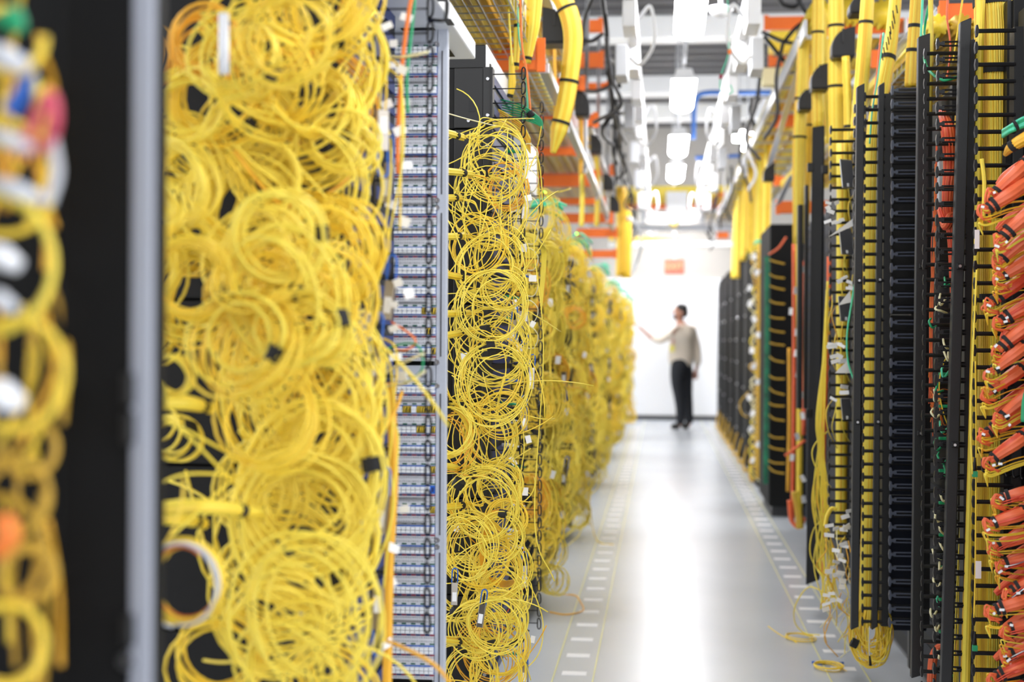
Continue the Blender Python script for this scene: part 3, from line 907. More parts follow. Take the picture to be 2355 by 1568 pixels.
# coloured plugs along the aisle face of that switch
for k in range(26):
    v = 300 + k * 48 + rnd(-8, 8)
    Y = rnd(4.45, 4.9)
    p = Vector((-0.505, Y, Zat(v, Y, 1190)))
    m = random.choice(('blue_plastic', 'black_plastic', 'green_cord', 'navy', 'white_plastic'))
    o = MB().tube([p, p + Vector((0.02, 0, 0)), p + Vector((0.045, 0, -0.002)), p + Vector((0.06, 0, -0.006))], [0.006, 0.006, 0.004, 0.002], 8).build('plug', m, smooth=True)
    tag(o, 'small %s plug in the aisle face of the sharp black switch, %s from the top' % ({'blue_plastic': 'blue', 'black_plastic': 'black', 'green_cord': 'green', 'navy': 'navy', 'white_plastic': 'white'}[m], ordw(k + 1)), 'connector', 'plugs in the aisle face of the sharp black switch')
for k, (u, v, Y, h, lab) in enumerate(((1195, 740, 4.2, PI, 'in the cluster beside the front rings'), (1209, 735, 4.22, PI, 'right one in the cluster beside the front rings'), (1180, 760, 4.15, 0.1, 'behind the front ring cluster'),
                                      (1222, 870, 4.3, 0.05, 'lone, hanging at hip height by the rings'), (1045, 1365, 3.8, 0.02, 'lying over the low coil beside the pale frame'), (1107, 1415, 3.85, 0.15, 'low, among the coils'),
                                      (1206, 1325, 4.2, 0.0, 'with a tan body low by the rings'), (1206, 965, 4.25, 0.0, 'behind the rings at thigh height'), (1207, 480, 4.3, 0.1, 'highest, near the front rings'), (1208, 1550, 4.2, 0, 'at the very bottom by the rings'))):
    transceiver(at(u, v, Y), 'grey transceiver with blue pull tab %s' % lab, hang=h, yaw=rnd(-0.3, 0.3), s=1.0 if k != 4 else 0.95)
p = at(1190, 1480, 4.1)
tag(MB().tube(pts((1160, 1488, 4.05), (1170, 1484, 4.05), (1180, 1480, 4.05), (1200, 1470, 4.05), (1205, 1467, 4.05)), [0.003, 0.007, 0.011, 0.010, 0.004], 10).build('splice_boot', 'black_plastic', smooth=True), 'black tapered boot lying slanted low on the coils', 'connector')
tg = [(1225, 640), (1205, 570), (1185, 700), (1195, 800), (1215, 1010), (1208, 1130), (1180, 1060), (1050, 1215), (1210, 400), (1215, 455), (1225, 745), (1068, 820), (1178, 480), (1170, 1235), (1225, 1470)]
tg.sort(key=lambda q: q[1])
for k, (u, v) in enumerate(tg):
    plate(at(u, v, rnd(3.95, 4.3)), rnd(0.006, 0.011), rnd(0.008, 0.016), 'white paper tag on the cords of the sharp black switch, %s from the top' % ordw(k + 1), group='white tags at the sharp black switch')
# white pigtails at the rings
for k in range(8):
    u, v = 1215, 350 + k * 60
    cord(pts((u - 25, v, 4.4), (u, v - 20, 4.38), (u + 22, v, 4.38), (u + 12, v + 30, 4.4), (u - 18, v + 26, 4.42)), 'pale yellow pigtail looping between the two ring columns', 'pale pigtails between the ring columns', 'cream_cord', 0.0016)
# green and amber cords at the top of that switch
for k in range(7):
    cord(pts((1135, 228 + k * 5, 4.7), (1165, 232 + k * 6, 4.65), (1205, 245 + k * 5, 4.62), (1240, 270 + k * 3, 4.62), (1248, 285 + k * 2, 4.62)), 'green cord of the tied tuft on top of the sharp black switch', 'green tuft cords', 'green_cord', 0.0026)
for k in range(9):
    cord(pts((1132, 245 + k * 4, 4.6), (1165, 262 + k * 5, 4.58), (1200, 285 + k * 5, 4.56), (1220, 320 + k * 4, 4.55)), 'golden cord sloping under the green tuft', 'golden cords under the green tuft', random.choice(('golden', 'amber')), 0.0024)
tag(MB().tube(pts((1216, 258, 4.61), (1224, 268, 4.61)), 0.012, 12).build('cable_strap', 'strap_black'), 'black strap round the green tuft', 'strap')
cord(pts((1245, 290, 4.6), (1240, 320, 4.6), (1235, 360, 4.6), (1245, 500, 4.6)), 'yellow cord dropping from the green tuft along the far rings', None, 'golden', 0.002)


# ---- further bays down the left row
def far_bay(nm, Y0, Y1, X, zt_, ncoil, nloose, cr):
    zs = [0.12, 0.5, 0.9, 1.3, zt_ - 0.12]
    for k in range(len(zs) - 1):
        t = thing('network_switch', 'dark switch behind cords of the %s left-row bay, %s from floor' % (nm, ordw(k + 1)), 'network switch', (X - 0.3, Y1 - 0.4, zs[k]))
        MB().box(X - 0.7, X - 0.1, Y1 - 0.75, Y1, zs[k], zs[k + 1] - 0.004).build('body', 'black_matte', t)
        MB().box(X - 0.099, X - 0.085, Y1 - 0.75, Y1 - 0.02, zs[k], zs[k + 1] - 0.004).build('face_plate', 'graphite', t)
    cs = [(rnd(Y0, Y1), 0.14 + (zt_ - 0.2) * (i + rnd(0, 0.9)) / ncoil) for i in range(ncoil)]
    cs.sort(key=lambda q: -q[1])
    for k, (y, z) in enumerate(cs):
        coil((X - rnd(0.04, 0.13), y, z), rnd(0.055, 0.085), rnd(9, 14), 'yellow cord coil in the %s bay down the left row, %s from the top' % (nm, ordw(k + 1)), 'yellow coils of the %s bay' % nm, ymat(), cr=cr,
             n=(rnd(0.2, 1.2), -1, rnd(-0.3, 0.3)), jit=rnd(0.06, 0.12), squash=rnd(1.0, 1.4), thick=0.05, step=16, sides=5)
    for k in range(nloose):
        y = rnd(Y0, Y1); z = rnd(0.5, zt_ - 0.1)
        cord(drape((X - rnd(0, 0.08), y, z), (X - rnd(-0.02, 0.1), y + rnd(-0.4, 0.4), z - rnd(0.05, 0.5)), rnd(0.02, 0.2), 0.03), '', None, ymat(), cr, stuff=True)
    # green tuft and tag
    for k in range(6):
        z = zt_ - 0.02 + k * 0.012
        cord([(X - 0.14, Y1 - 0.5, z - 0.02), (X - 0.06, Y1 - 0.52, z + rnd(-0.01, 0.02)), (X - 0.02, Y1 - 0.55, z + rnd(-0.02, 0.01)), (X + rnd(0.0, 0.03), Y1 - 0.55, z - rnd(0.03, 0.07))], 'green cord tuft on top of the %s bay down the left row' % nm,
             'green cords of the %s bay' % nm, random.choice(('green_cord', 'mint_cord')), 0.006, name='green_cable')
    for k in range(3):
        z = zt_ - 0.35 - 0.45 * k
        transceiver((X + 0.01, Y1 - rnd(0.1, 0.5), z), 'transceiver with blue tab on the %s left-row bay, %s from the top' % (nm, ordw(k + 1)), hang=rnd(-0.2, 0.2) + (PI if k % 2 else 0), yaw=-0.3, s=1.3)
    for k in range(6):
        plate((X + rnd(-0.02, 0.01), rnd(Y0 + 0.3, Y1), zt_ - 0.2 - 0.25 * k), 0.012, 0.018, 'white tag on cords of the %s left-row bay, %s from the top' % (nm, ordw(k + 1)), group='white tags of the %s bay' % nm)


bays = [('fourth', 5.75, 7.0, -0.455, 1.86, 42, 26, 0.0022), ('fifth', 8.2, 9.4, -0.45, 1.86, 34, 18, 0.0025), ('sixth', 11.3, 12.6, -0.45, 1.86, 26, 12, 0.003),
        ('seventh', 14.5, 15.8, -0.44, 1.86, 20, 8, 0.0035), ('eighth', 17.4, 18.6, -0.42, 1.86, 16, 6, 0.004), ('ninth', 20.0, 21.4, -0.40, 1.86, 16, 6, 0.0045)]
for b_ in bays:
    far_bay(*b_)
# uncountable tangle behind the individual coils
mb = MB()
for (nm, Y0, Y1, X, z_, _, _, cr) in bays:
    for k in range(38):
        P = coil_points((X - rnd(0.08, 0.2), rnd(Y0, Y1), rnd(0.15, z_ - 0.05)), rnd(0.06, 0.11), rnd(3, 5), n=(rnd(0.2, 1), -1, rnd(-0.4, 0.4)), jit=0.15, thick=0.03, step=12, tails=False)
        TANGLE.setdefault('golden' if k % 3 == 0 else 'lemon', MB()).tube(P, cr, 4)
# amber cord lying on the floor before the fourth bay
cord([at(1250, 1375, 6.95), (-0.42, 6.95, 0.004), (-0.37, 6.75, 0.004), (-0.35, 6.55, 0.004), (-0.42, 6.45, 0.004), (-0.5, 6.5, 0.004)], 'amber cord looping on the floor before the fourth bay', None, 'amber', 0.0035)
cord([(-0.45, 9.0, 0.3), (-0.41, 8.9, 0.05), (-0.36, 8.75, 0.005), (-0.28, 8.7, 0.004)], 'yellow cord touching the floor at the fifth bay', None, 'golden', 0.003)
for k, (u, v, Y) in enumerate(((1253, 442, 6.3), (1262, 452, 6.3), (1326, 537, 8.6))):
    o = MB().tube([at(u, v, Y), at(u, v, Y) + Vector((0, 0.01, 0))], 0.006, 10).build('indicator_light', 'led_green')
    tag(o, 'glowing green indicator light %s' % ('upper one on the fourth bay', 'lower one on the fourth bay', 'on the fifth bay')[k], 'light')

# ================================================================== OVERHEAD, LEFT
beams = [(1040, 97, 1252, 160, 5.6, 'nearest, over the sharp black switch'), (1225, 238, 1290, 272, 7.4, 'second, behind the near yellow hose'), (1262, 335, 1332, 356, 8.6, 'third, behind the foot of the yellow hose'),
         (1352, 45, 1386, 72, 9.5, 'high, before the black cables'), (1340, 120, 1388, 154, 10.2, 'below the high one before the black cables'), (1326, 178, 1345, 205, 8.2, 'small stub right of the yellow hose'),
         (1335, 262, 1375, 290, 9.0, 'right of the black spout'), (1345, 190, 1402, 204, 11.0, 'thin, under the golden tray'), (1300, 395, 1372, 428, 10.0, 'fifth down the aisle'), (1340, 455, 1392, 470, 11.5, 'sixth down the aisle'),
         (1355, 490, 1410, 512, 12.5, 'seventh down the aisle'), (1380, 380, 1412, 402, 13.0, 'short, beside the far black spout'), (1385, 525, 1420, 545, 14.0, 'eighth down the aisle'), (1375, 575, 1418, 592, 13.4, 'lowest and farthest')]
for (a, b0, c, d, Y, lab) in beams:
    p, q = at(a, b0, Y), at(c, d, Y)
    t = thing('orange_beam', 'orange steel beam overhead left, %s' % lab, 'beam', ((p.x + q.x) / 2, Y, q.z), 'orange beams overhead left')
    MB().box(p.x - (0.6 if a < 1300 else 0.25), q.x, Y, Y + 0.05, q.z, p.z).build('web', 'orange_steel', t, bevel=0.004)
    MB().box(q.x - 0.03, q.x + 0.004, Y - 0.008, Y - 0.0005, q.z - 0.01, p.z + 0.01).build('end_bracket', 'orange_steel', t, bevel=0.002)


def wire_basket(name_lab, x0, x1, y0, y1, z, h, px_=0.05, py=0.1, r=0.0025):
    t = thing('wire_basket_tray', name_lab, 'cable tray', ((x0 + x1) / 2, (y0 + y1) / 2, z))
    mb = MB()
    x = x0
    while x <= x1 + 1e-6:
        mb.tube([(x, y0, z), (x, y1, z)], r, 5); x += px_
    mb.build('lengthwise_wires', 'zinc', t)
    mb = MB()
    y = y0
    while y <= y1:
        mb.tube([(x0, y, z + h), (x0, y, z), (x1, y, z), (x1, y, z + h)], r, 5); y += py
    mb.build('cross_wires', 'zinc', t)
    mb = MB()
    for zz in (z + h * 0.5, z + h):
        for x in (x0, x1):
            mb.tube([(x, y0, zz), (x, y1, zz)], r, 5)
    mb.build('side_wires', 'zinc', t)


wire_basket('wire mesh tray loaded with yellow cords above the sharp black switch', -1.2, -0.5, 4.0, 7.0, 2.36, 0.12)
wire_basket('wire mesh tray farther along above the left row', -1.1, -0.52, 7.3, 12.5, 2.42, 0.2)
for k in range(9):
    x = -1.18 + k * 0.078
    bundle([(x, 3.9, 2.42), (x + rnd(-0.03, 0.03), 5, 2.42 + rnd(0, 0.03)), (x, 6.5, 2.43), (x + rnd(-0.02, 0.02), 8, 2.47), (x, 12.4, 2.50)], 0.04, 'golden cord bundle lying in the wire trays over the left row, %s from the aisle' % ordw(9 - k),
           'ochre' if k % 2 else 'golden', 10, group='bundles in the wire trays over the left row', d=0.3)
for k, (x, z) in enumerate(((-0.62, 2.95), (-0.75, 2.98), (-0.88, 2.96))):
    bundle([(x, 6, z), (x, 10, z + 0.02), (x, 15, z), (x, 20, z)], 0.07, 'golden cord bundle in the upper tray over the left row, %s from the aisle' % ordw(k + 1), 'golden', 12, group='bundles in the upper tray over the left row', d=0.25)
def ladder_tray(label, x0, x1, y0, y1, z):
    t = thing('ladder_tray', label, 'cable tray', ((x0 + x1) / 2, (y0 + y1) / 2, z))
    for x in (x0, x1):
        MB().box(x - 0.008, x + 0.008, y0, y1, z - 0.03, z + 0.06).build('side_rail', 'zinc', t, bevel=0.003)
    y = y0 + 0.1
    while y < y1:
        MB().box(x0 + 0.009, x1 - 0.009, y, y + 0.03, z - 0.02, z).build('rung', 'zinc', t)
        y += 0.5


ladder_tray('grey ladder tray carrying golden bundles high over the left row', -1.0, -0.54, 6.0, 21, 2.87)
# grey struts
for k, (x, z) in enumerate(((-0.47, 2.32), (-0.5, 2.72))):
    tag(MB().box(x - 0.02, x + 0.02, 5.7, 21.5, z, z + 0.04).build('steel_rail', 'zinc', bevel=0.004), 'grey steel rail lengthwise over the left row, %s' % ('lower', 'upper')[k], 'rail')
for k, y in enumerate((7.2, 8.9, 10.6, 12.5, 14.5, 16.5)):
    tag(MB().obox((-0.47, y, 2.9), (0.012, 0, 0), (0, 0.02, 0.0), (0, 0.12, 0.62)).build('steel_strut', 'zinc', bevel=0.003), 'slanting grey strut over the left row, %s from the near end' % ordw(k + 1), 'strut', 'slanting struts over the left row')
# the fat yellow hose
bundle(pts((1215, -30, 6.0), (1270, -25, 6.0), (1302, 15, 6.0), (1318, 80, 6.0), (1312, 160, 6.0), (1300, 240, 6.0), (1285, 300, 6.0), (1272, 352, 6.0)), [0.03, 0.04, 0.042, 0.042, 0.040, 0.039, 0.037, 0.012],
       'fat yellow cord bundle bending down from overhead like a hose', 'bundle_yellow', 26, (0.30, 0.62, 0.82), per=12, d=0.16)
bundle(pts((1228, -20, 5.3), (1222, 60, 5.3), (1212, 145, 5.3)), [0.035, 0.032, 0.014], 'tapering yellow bundle hanging left of the fat hose', 'bundle_yellow', 14, (0.05, 0.97), d=0.12)
bundle(pts((1188, -10, 5.0), (1190, 70, 5.0), (1186, 160, 5.0)), [0.005, 0.014, 0.011], 'slim yellow bundle tied twice above the sharp black switch', 'bundle_yellow', 8, (0.45, 0.97), d=0.2)
bundle(pts((1175, 130, 4.95), (1178, 190, 4.95), (1172, 225, 4.95)), [0.008, 0.014, 0.010], 'short yellow bundle dropping behind the cable rings', 'bundle_yellow', 8, (0.97,), d=0.2)
cord(pts((1167, -10, 4.9), (1172, 60, 4.9), (1178, 150, 4.9)), 'single yellow cord hanging left of the slim bundle', None, 'lemon', 0.004)
cord(pts((1196, -10, 4.95), (1200, 100, 4.95), (1212, 170, 4.95), (1220, 260, 4.95)), 'salmon and pale cord dropping from overhead to the green tuft', None, 'orange_cord', 0.0042)
cord(pts((1190, -10, 4.96), (1194, 90, 4.96), (1208, 150, 4.96), (1214, 260, 4.96)), 'green cord dropping from overhead to the green tuft', None, 'mint_cord', 0.0035)


def spout(u, v, wpx, hpx, Y, label, flip=False):
    """black moulded cable drop-out: rounded hood with a flat throat"""
    s = Y / FPX
    c = at(u, v, Y)
    w, h = wpx * s / 2, hpx * s / 2
    poly = []
    for i in range(9):
        a = PI / 2 * i / 8
        poly.append((c.x + w - 2 * w * (1 - math.sin(a)) if not flip else c.x - w + 2 * w * (1 - math.sin(a)), c.z - h * 0.4 + 1.4 * h * math.cos(a)))
    poly = [(c.x - w if not flip else c.x + w, c.z + h)] + poly + [((c.x + w) if not flip else c.x - w, c.z - h), (c.x - w if not flip else c.x + w, c.z - h)]
    t = thing('cable_spout', label, 'cable drop-out', c)
    MB().prism(poly, 1, Y - 0.05, Y + 0.05).build('hood', 'black_metal', t, bevel=0.004)
    MB().box(c.x - 0.15 * w, c.x + 0.05 * w, Y - 0.056, Y - 0.0515, c.z - 0.1 * h, c.z + 0.85 * h).build('rib', 'graphite', t)
    MB().box(c.x - 0.9 * w, c.x + 0.9 * w, Y - 0.058, Y + 0.058, c.z - h * 1.12, c.z - h * 1.005).build('lip', 'black_plastic', t, bevel=0.002)


spout(1278, 62, 58, 80, 6.1, 'black rounded cable spout left of the fat yellow hose')
spout(1340, 238, 34, 58, 8.3, 'black cable spout right of the lower hose')
spout(1372, 332, 26, 42, 9.6, 'third black cable spout down the left side')
spout(1400, 418, 24, 36, 11.5, 'fourth black cable spout down the left side')
spout(1414, 468, 22, 36, 13.0, 'farthest black cable spout down the left side')
for k, (u, v0, v1, Y, w) in enumerate(((1275, 100, 345, 6.5, 8), (1335, 265, 400, 8.4, 10), (1337, 390, 520, 9.5, 12), (1372, 360, 520, 10.5, 12), (1428, 430, 635, 14.5, 26), (1440, 480, 640, 16.0, 22))):
    r = w / 2 * Y / FPX
    bundle(pts((u, v0, Y), (u + 2, (v0 + v1) / 2, Y), (u, v1, Y)), r, 'vertical golden drop over the left row, %s from the near end' % ordw(k + 1), 'amber' if k < 2 else 'bundle_yellow', 8, group='golden drops over the left row', d=0.2)
# black power cables and the pale busway along the left of the lights
for k, P in enumerate((((1385, -10, 8), (1395, 70, 8.2), (1398, 130, 8.5), (1415, 150, 9), (1425, 200, 9.2)), ((1330, 205, 8.5), (1370, 210, 8.8), (1410, 190, 9), (1418, 140, 9)), ((1365, -10, 8.2), (1345, 40, 8.5), (1340, 110, 9)),
                       ((1400, 160, 9), (1408, 230, 9.5), (1420, 290, 10), (1440, 330, 11)), ((1335, 90, 8.4), (1360, 95, 8.6), (1385, 80, 8.8)), ((1415, 230, 10), (1425, 300, 10.5), (1432, 380, 12)), ((1390, 290, 10), (1410, 265, 10), (1435, 260, 10.5)))):
    cord(pts(*P), 'thick black power cable overhead left, %s' % ('curving beside the busway', 'swinging in a deep curve', 'looping highest', 'trailing down the aisle', 'strung under the golden tray', 'hanging beside the tap boxes', 'arching behind the black spout')[k], None, 'black_plastic', 0.014, name='power_cable', cat='cable')


def busway(label, X, Z, side):
    t = thing('busway', label, 'power busway', (X, 12, Z))
    MB().box(X - 0.03, X + 0.03, 6.8, 21.5, Z, Z + 0.10).build('trunk', 'white_paint', t, bevel=0.006)
    k = 0
    y = 7.4
    while y < 20:
        MB().box(X - 0.035, X + 0.035, y, y + 0.3, Z - 0.14, Z - 0.003).build('tap_box', 'white_plastic', t, bevel=0.006)
        P = [(X + side * 0.05, y + 0.1, Z - 0.08), (X + side * 0.11, y + 0.05, Z - 0.03), (X + side * 0.13, y + 0.1, Z - 0.2), (X + side * 0.06, y + 0.2, Z - 0.3), (X, y + 0.3, Z - 0.25)]
        if k % 3 == 0:
            MB().tube(smooth_path(P, 6), 0.010, 8).build('lead', 'white_plastic', t, smooth=True)
        if k % 2:
            MB().box(X - side * 0.06 - 0.035, X - side * 0.06 + 0.035, y - 0.45, y - 0.2, Z - 0.26, Z - 0.08).build('breaker_box', 'pale_grey', t, bevel=0.006)
        y += rnd(0.9, 1.25); k += 1


busway('white power busway hung left of the strip lights', -0.17, 3.02, 1)
busway('white power busway hung right of the strip lights', 0.47, 3.02, -1)
for k in range(12):
    y = 8 + k * 1.0
    x = -0.33 + rnd(-0.06, 0.04)
    cord([(x, y, 2.95), (x + rnd(-0.05, 0.05), y + 0.1, 2.75), (x + rnd(-0.08, 0.08), y + 0.2, 2.6), (x + rnd(-0.1, 0.1), y + 0.5, 2.55)], 'dark flexible lead hanging under the left busway, %s from the near end' % ordw(k + 1), 'leads under the left busway', random.choice(('black_plastic', 'rubber_dark')), 0.012, name='power_lead')
    x = 0.66 + rnd(-0.06, 0.06)
    cord([(x, y + 0.4, 3.0), (x + rnd(-0.05, 0.05), y + 0.5, 2.8), (x + rnd(-0.1, 0.1), y + 0.6, 2.6), (x + rnd(-0.12, 0.12), y + 0.9, 2.5)], 'dark flexible lead hanging under the right busway, %s from the near end' % ordw(k + 1), 'leads under the right busway', random.choice(('black_plastic', 'rubber_dark', 'white_plastic')), 0.012, name='power_lead')
# twisted green-white lead with flags
cord(pts((1673, -10, 7.5), (1676, 60, 7.5), (1676, 110, 7.5), (1672, 135, 7.5), (1659, 170, 7.5), (1656, 200, 7.5), (1665, 215, 7.5), (1684, 212, 7.5), (1680, 195, 7.5)), 'thin twisted pale green lead dangling by the blue pipe', None, 'mint_cord', 0.0035)
for u, v, m, nm in ((1678, 119, 'orange_cord', 'orange'), (1658, 176, 'label_red', 'red')):
    plate(at(u, v, 7.48), 0.010, 0.012, 'small %s flag on the dangling pale green lead' % nm, m=m, name='wire_flag', cat='flag')
cord(pts((1595, 320, 14), (1596, 260, 14), (1602, 225, 14), (1625, 213, 14), (1700, 213, 14), (1835, 212, 14)), 'blue pipe bending across above the aisle', None, 'blue_pipe', 0.024, name='blue_pipe', cat='pipe', sides=10)
cord(pts((1600, 362, 16), (1650, 360, 16), (1700, 358, 16)), 'second blue pipe farther down above the aisle', None, 'blue_pipe', 0.02, name='blue_pipe', cat='pipe', sides=10)
t = thing('ceiling_sensor', 'white dome sensor on a stem beside the nearest strip light', 'sensor', at(1657, 20, 8.0))
p = at(1658, 22, 8.0)
a = [(0.0, -0.045), (0.03, -0.04), (0.055, -0.025), (0.07, 0.0), (0.07, 0.012), (0.04, 0.02)]
V, F = [], []
for r, z in a:
    V += [(p.x + r * math.cos(i / 16 * 2 * PI), p.y + r * math.sin(i / 16 * 2 * PI), p.z + z) for i in range(16)]
for k in range(5):
    F += [(k * 16 + i, k * 16 + (i + 1) % 16, (k + 1) * 16 + (i + 1) % 16, (k + 1) * 16 + i) for i in range(16)]
MB().add(V, F).build('dome', 'white_plastic', t, smooth=True)
MB().tube([(p.x, p.y, p.z + 0.02), (p.x, p.y, 4.6)], 0.012, 8).build('stem', 'pale_grey', t)

# ---- crossing trays before the back wall
Yc = 18.6


def cross(u0, v0, u1, v1, Y, m, name, label, cat='cable tray', dep=0.12):
    p, q = at(u0, v0, Y), at(u1, v1, Y)
    return tag(MB().box(p.x, q.x, Y, Y + dep, q.z, p.z).build(name, m, bevel=0.01), label, cat)


cross(1400, 428, 1740, 468, Yc, 'lemon', 'yellow_tray', 'bright yellow tray crossing high before the back wall')
cross(1400, 470, 1740, 479, Yc - 0.1, 'orange_steel', 'orange_rail', 'orange rail under the yellow crossing tray', 'rail')
cross(1400, 492, 1740, 515, 19.2, 'white_paint', 'white_duct', 'white duct crossing under the orange rail', 'duct', 0.3)
cross(1400, 520, 1740, 530, 19.4, 'pale_grey', 'white_duct', 'thin pale duct crossing under the thick white one', 'duct')
cross(1400, 545, 1560, 552, 20.0, 'golden', 'yellow_conduit', 'thin golden conduit crossing above the exit sign', 'pipe')
cross(1400, 556, 1740, 566, 20.3, 'white_paint', 'white_beam', 'lowest white beam crossing above the exit sign', 'beam', 0.2)
cross(1532, 440, 1582, 490, Yc - 0.3, 'white_plastic', 'junction_box', 'white square box on the yellow crossing tray', 'box')
cross(1645, 533, 1676, 548, 19.0, 'orange_steel', 'orange_block', 'short orange block beside the right racks above the exit sign', 'beam')
p = at(1660, 463, Yc - 0.35)
t = thing('cable_reel', 'orange round reel hung on the yellow crossing tray', 'reel', p)
MB().tube([p, p + Vector((0, 0.08, 0))], 0.115, 24).build('disc', 'orange_steel', t, bevel=0.01)
MB().tube([p + Vector((0, -0.02, 0)), p + Vector((0, -0.002, 0))], 0.07, 20).build('hub', 'amber', t)
cord(pts((1540, 490, 18), (1542, 512, 18), (1552, 520, 18), (1560, 508, 18), (1580, 498, 18)), 'yellow hook-shaped cord hanging below the white square box', None, 'golden', 0.02, name='yellow_hook')
cord(pts((1445, 500, 15), (1465, 520, 15.2), (1475, 560, 15.4), (1465, 600, 15.6), (1455, 625, 15.6)), 'grey hose drooping before the back wall', None, 'pale_grey', 0.018, name='grey_hose')
# exit sign
t = thing('exit_sign', 'glowing red exit sign on the back wall', 'sign', at(1551, 613, YW - 0.06))
p = at(1551, 613, 21.5)
hw, hh = 0.15, 0.115
MB().box(p.x - hw, p.x + hw, 21.5, 21.56, p.z - hh, p.z + hh).build('panel', 'exit_red', t, bevel=0.01)
me = text_mesh([('EXIT', 0, 0, 0.125)], 'lettering', 'exit_letter')
place('lettering', me, (p.x, 21.494, p.z), t)
MB().tube([(p.x, 21.53, p.z + hh), (p.x, 21.53, 4.3)], 0.01, 8).build('stem', 'pale_grey', t)

# ================================================================== RIGHT ROW
XF = 0.965
for k, (y0, y1, h) in enumerate(((3.2, 4.0, 2.15), (4.05, 4.75, 2.2), (4.8, 5.5, 2.1), (5.55, 6.3, 2.1), (6.35, 7.4, 2.1), (7.45, 8.6, 2.05), (8.65, 9.6, 2.0))):
    t = thing('equipment_rack', 'black equipment rack of the right row behind the cable managers, %s from the near end' % ordw(k + 1), 'rack', (XF + 0.4, (y0 + y1) / 2, 0), 'black racks of the right row')
    MB().box(XF, XF + 0.8, y0, y1, 0.03, h).build('body', 'black_matte', t, bevel=0.004)
    MB().box(XF - 0.012, XF - 0.001, y0 + 0.02, y0 + 0.06, 0.0, h).build('rail', 'graphite', t)
    MB().box(XF + 0.02, XF + 0.78, y0 + 0.02, y1 - 0.02, 0.0, 0.03).build('plinth', 'rubber_dark', t)
    mb = MB()
    for q in range(20):
        mb.box(XF - 0.004, XF - 0.0005, y0 + 0.1, y1 - 0.05, 0.1 + q * 0.098, 0.1 + q * 0.098 + 0.06)
    mb.build('blank_panels', 'blue_black', t)


def manager(label, u_tip, u_root, v_top, v_bot, Y, m='black_plastic', slots=True, post=True, tipw=0.008, both=False, skip=()):
    """vertical finger manager: a root post and one finger per rack unit reaching into the aisle"""
    t = thing('cable_manager', label, 'cable manager', at(u_root, v_bot, Y))
    pt, pb = at(u_root, v_top, Y), at(u_root, v_bot, Y)
    xt_top, xt_bot = at(u_tip, v_top, Y).x, at(u_tip, v_bot, Y).x
    if post:
        MB().box(pt.x - 0.004, pt.x + 0.02, Y - 0.002, Y + 0.05, pb.z, pt.z + 0.01).build('post', 'black_metal', t)
    z = pt.z
    k = 0
    xroot = pt.x
    mbs = MB()
    while z > pb.z and k < 95:
        if k not in skip:
            mb = MB()
            xt = xt_top + rnd(-0.0008, 0.0008)
            if slots:
                mb.tube([(xt + 0.012, Y, z + 0.0055), (xroot, Y, z + 0.0055)], 0.0026, 8)
                mb.tube([(xt + 0.012, Y, z - 0.0055), (xroot, Y, z - 0.0055)], 0.0026, 8)
                mb.prism([(xt, z - 0.003), (xt + 0.018, z - 0.0056), (xt + 0.018, z + 0.0056), (xt, z + 0.003)], 1, Y - 0.006, Y + 0.006)
                mb.box(xroot - 0.02, xroot, Y - 0.006, Y + 0.006, z - 0.0028, z + 0.0028)
            else:
                mb.tube([(xt, Y, z), (xroot, Y, z)], 0.0058, 8)
            # T shaped tip
            mb.prism([(xt - 0.003, z - 0.015), (xt + 0.001, z - 0.0155), (xt + 0.004, z - 0.003), (xt + 0.004, z + 0.003), (xt + 0.001, z + 0.0155), (xt - 0.003, z + 0.015), (xt - 0.005, z)], 1, Y - tipw, Y + tipw)
            mb.build('finger', m, t)
        z -= 0.04445
        k += 1
    return t


def strip_post(label, top, bot, wpx_, Y, m='graphite', dep=0.03):
    """tall hinged cover rail of a manager, seen edge-on; follows the lean it has in the room"""
    s = Y / FPX
    a, b0 = at(top[0], top[1], Y), at(bot[0], bot[1], Y)
    w = wpx_ * s / 2
    t = thing('manager_cover', label, 'cable manager cover', b0)
    cut = 0.012
    V = []
    for q, zc in ((b0, -1), (a, 1)):
        V += [(q.x - w, Y, q.z - cut * 0.5), (q.x + w, Y, q.z + cut * 0.5), (q.x + w, Y + dep, q.z + cut * 0.5), (q.x - w, Y + dep, q.z - cut * 0.5)]
    MB().add(V, [(3, 2, 1, 0), (4, 5, 6, 7), (0, 1, 5, 4), (1, 2, 6, 5), (2, 3, 7, 6), (3, 0, 4, 7)]).build('rail', m, t, bevel=0.0025)
    for q in (0.36, 0.62):
        c = a.lerp(b0, q)
        MB().box(c.x - w * 0.5, c.x + w * 0.9, Y - 0.010, Y - 0.0005, c.z - 0.008, c.z + 0.008).build('latch', 'black_plastic', t, bevel=0.002)
        MB().tube([(c.x, Y - 0.0105, c.z), (c.x, Y - 0.018, c.z)], 0.004, 10).build('pin', 'steel', t)
    MB().box(a.x - w * 0.9, a.x - w * 0.6, Y - 0.0015, Y - 0.0002, b0.z + 0.02, b0.z + 0.021).build('edge', 'black_plastic', t)
    return t


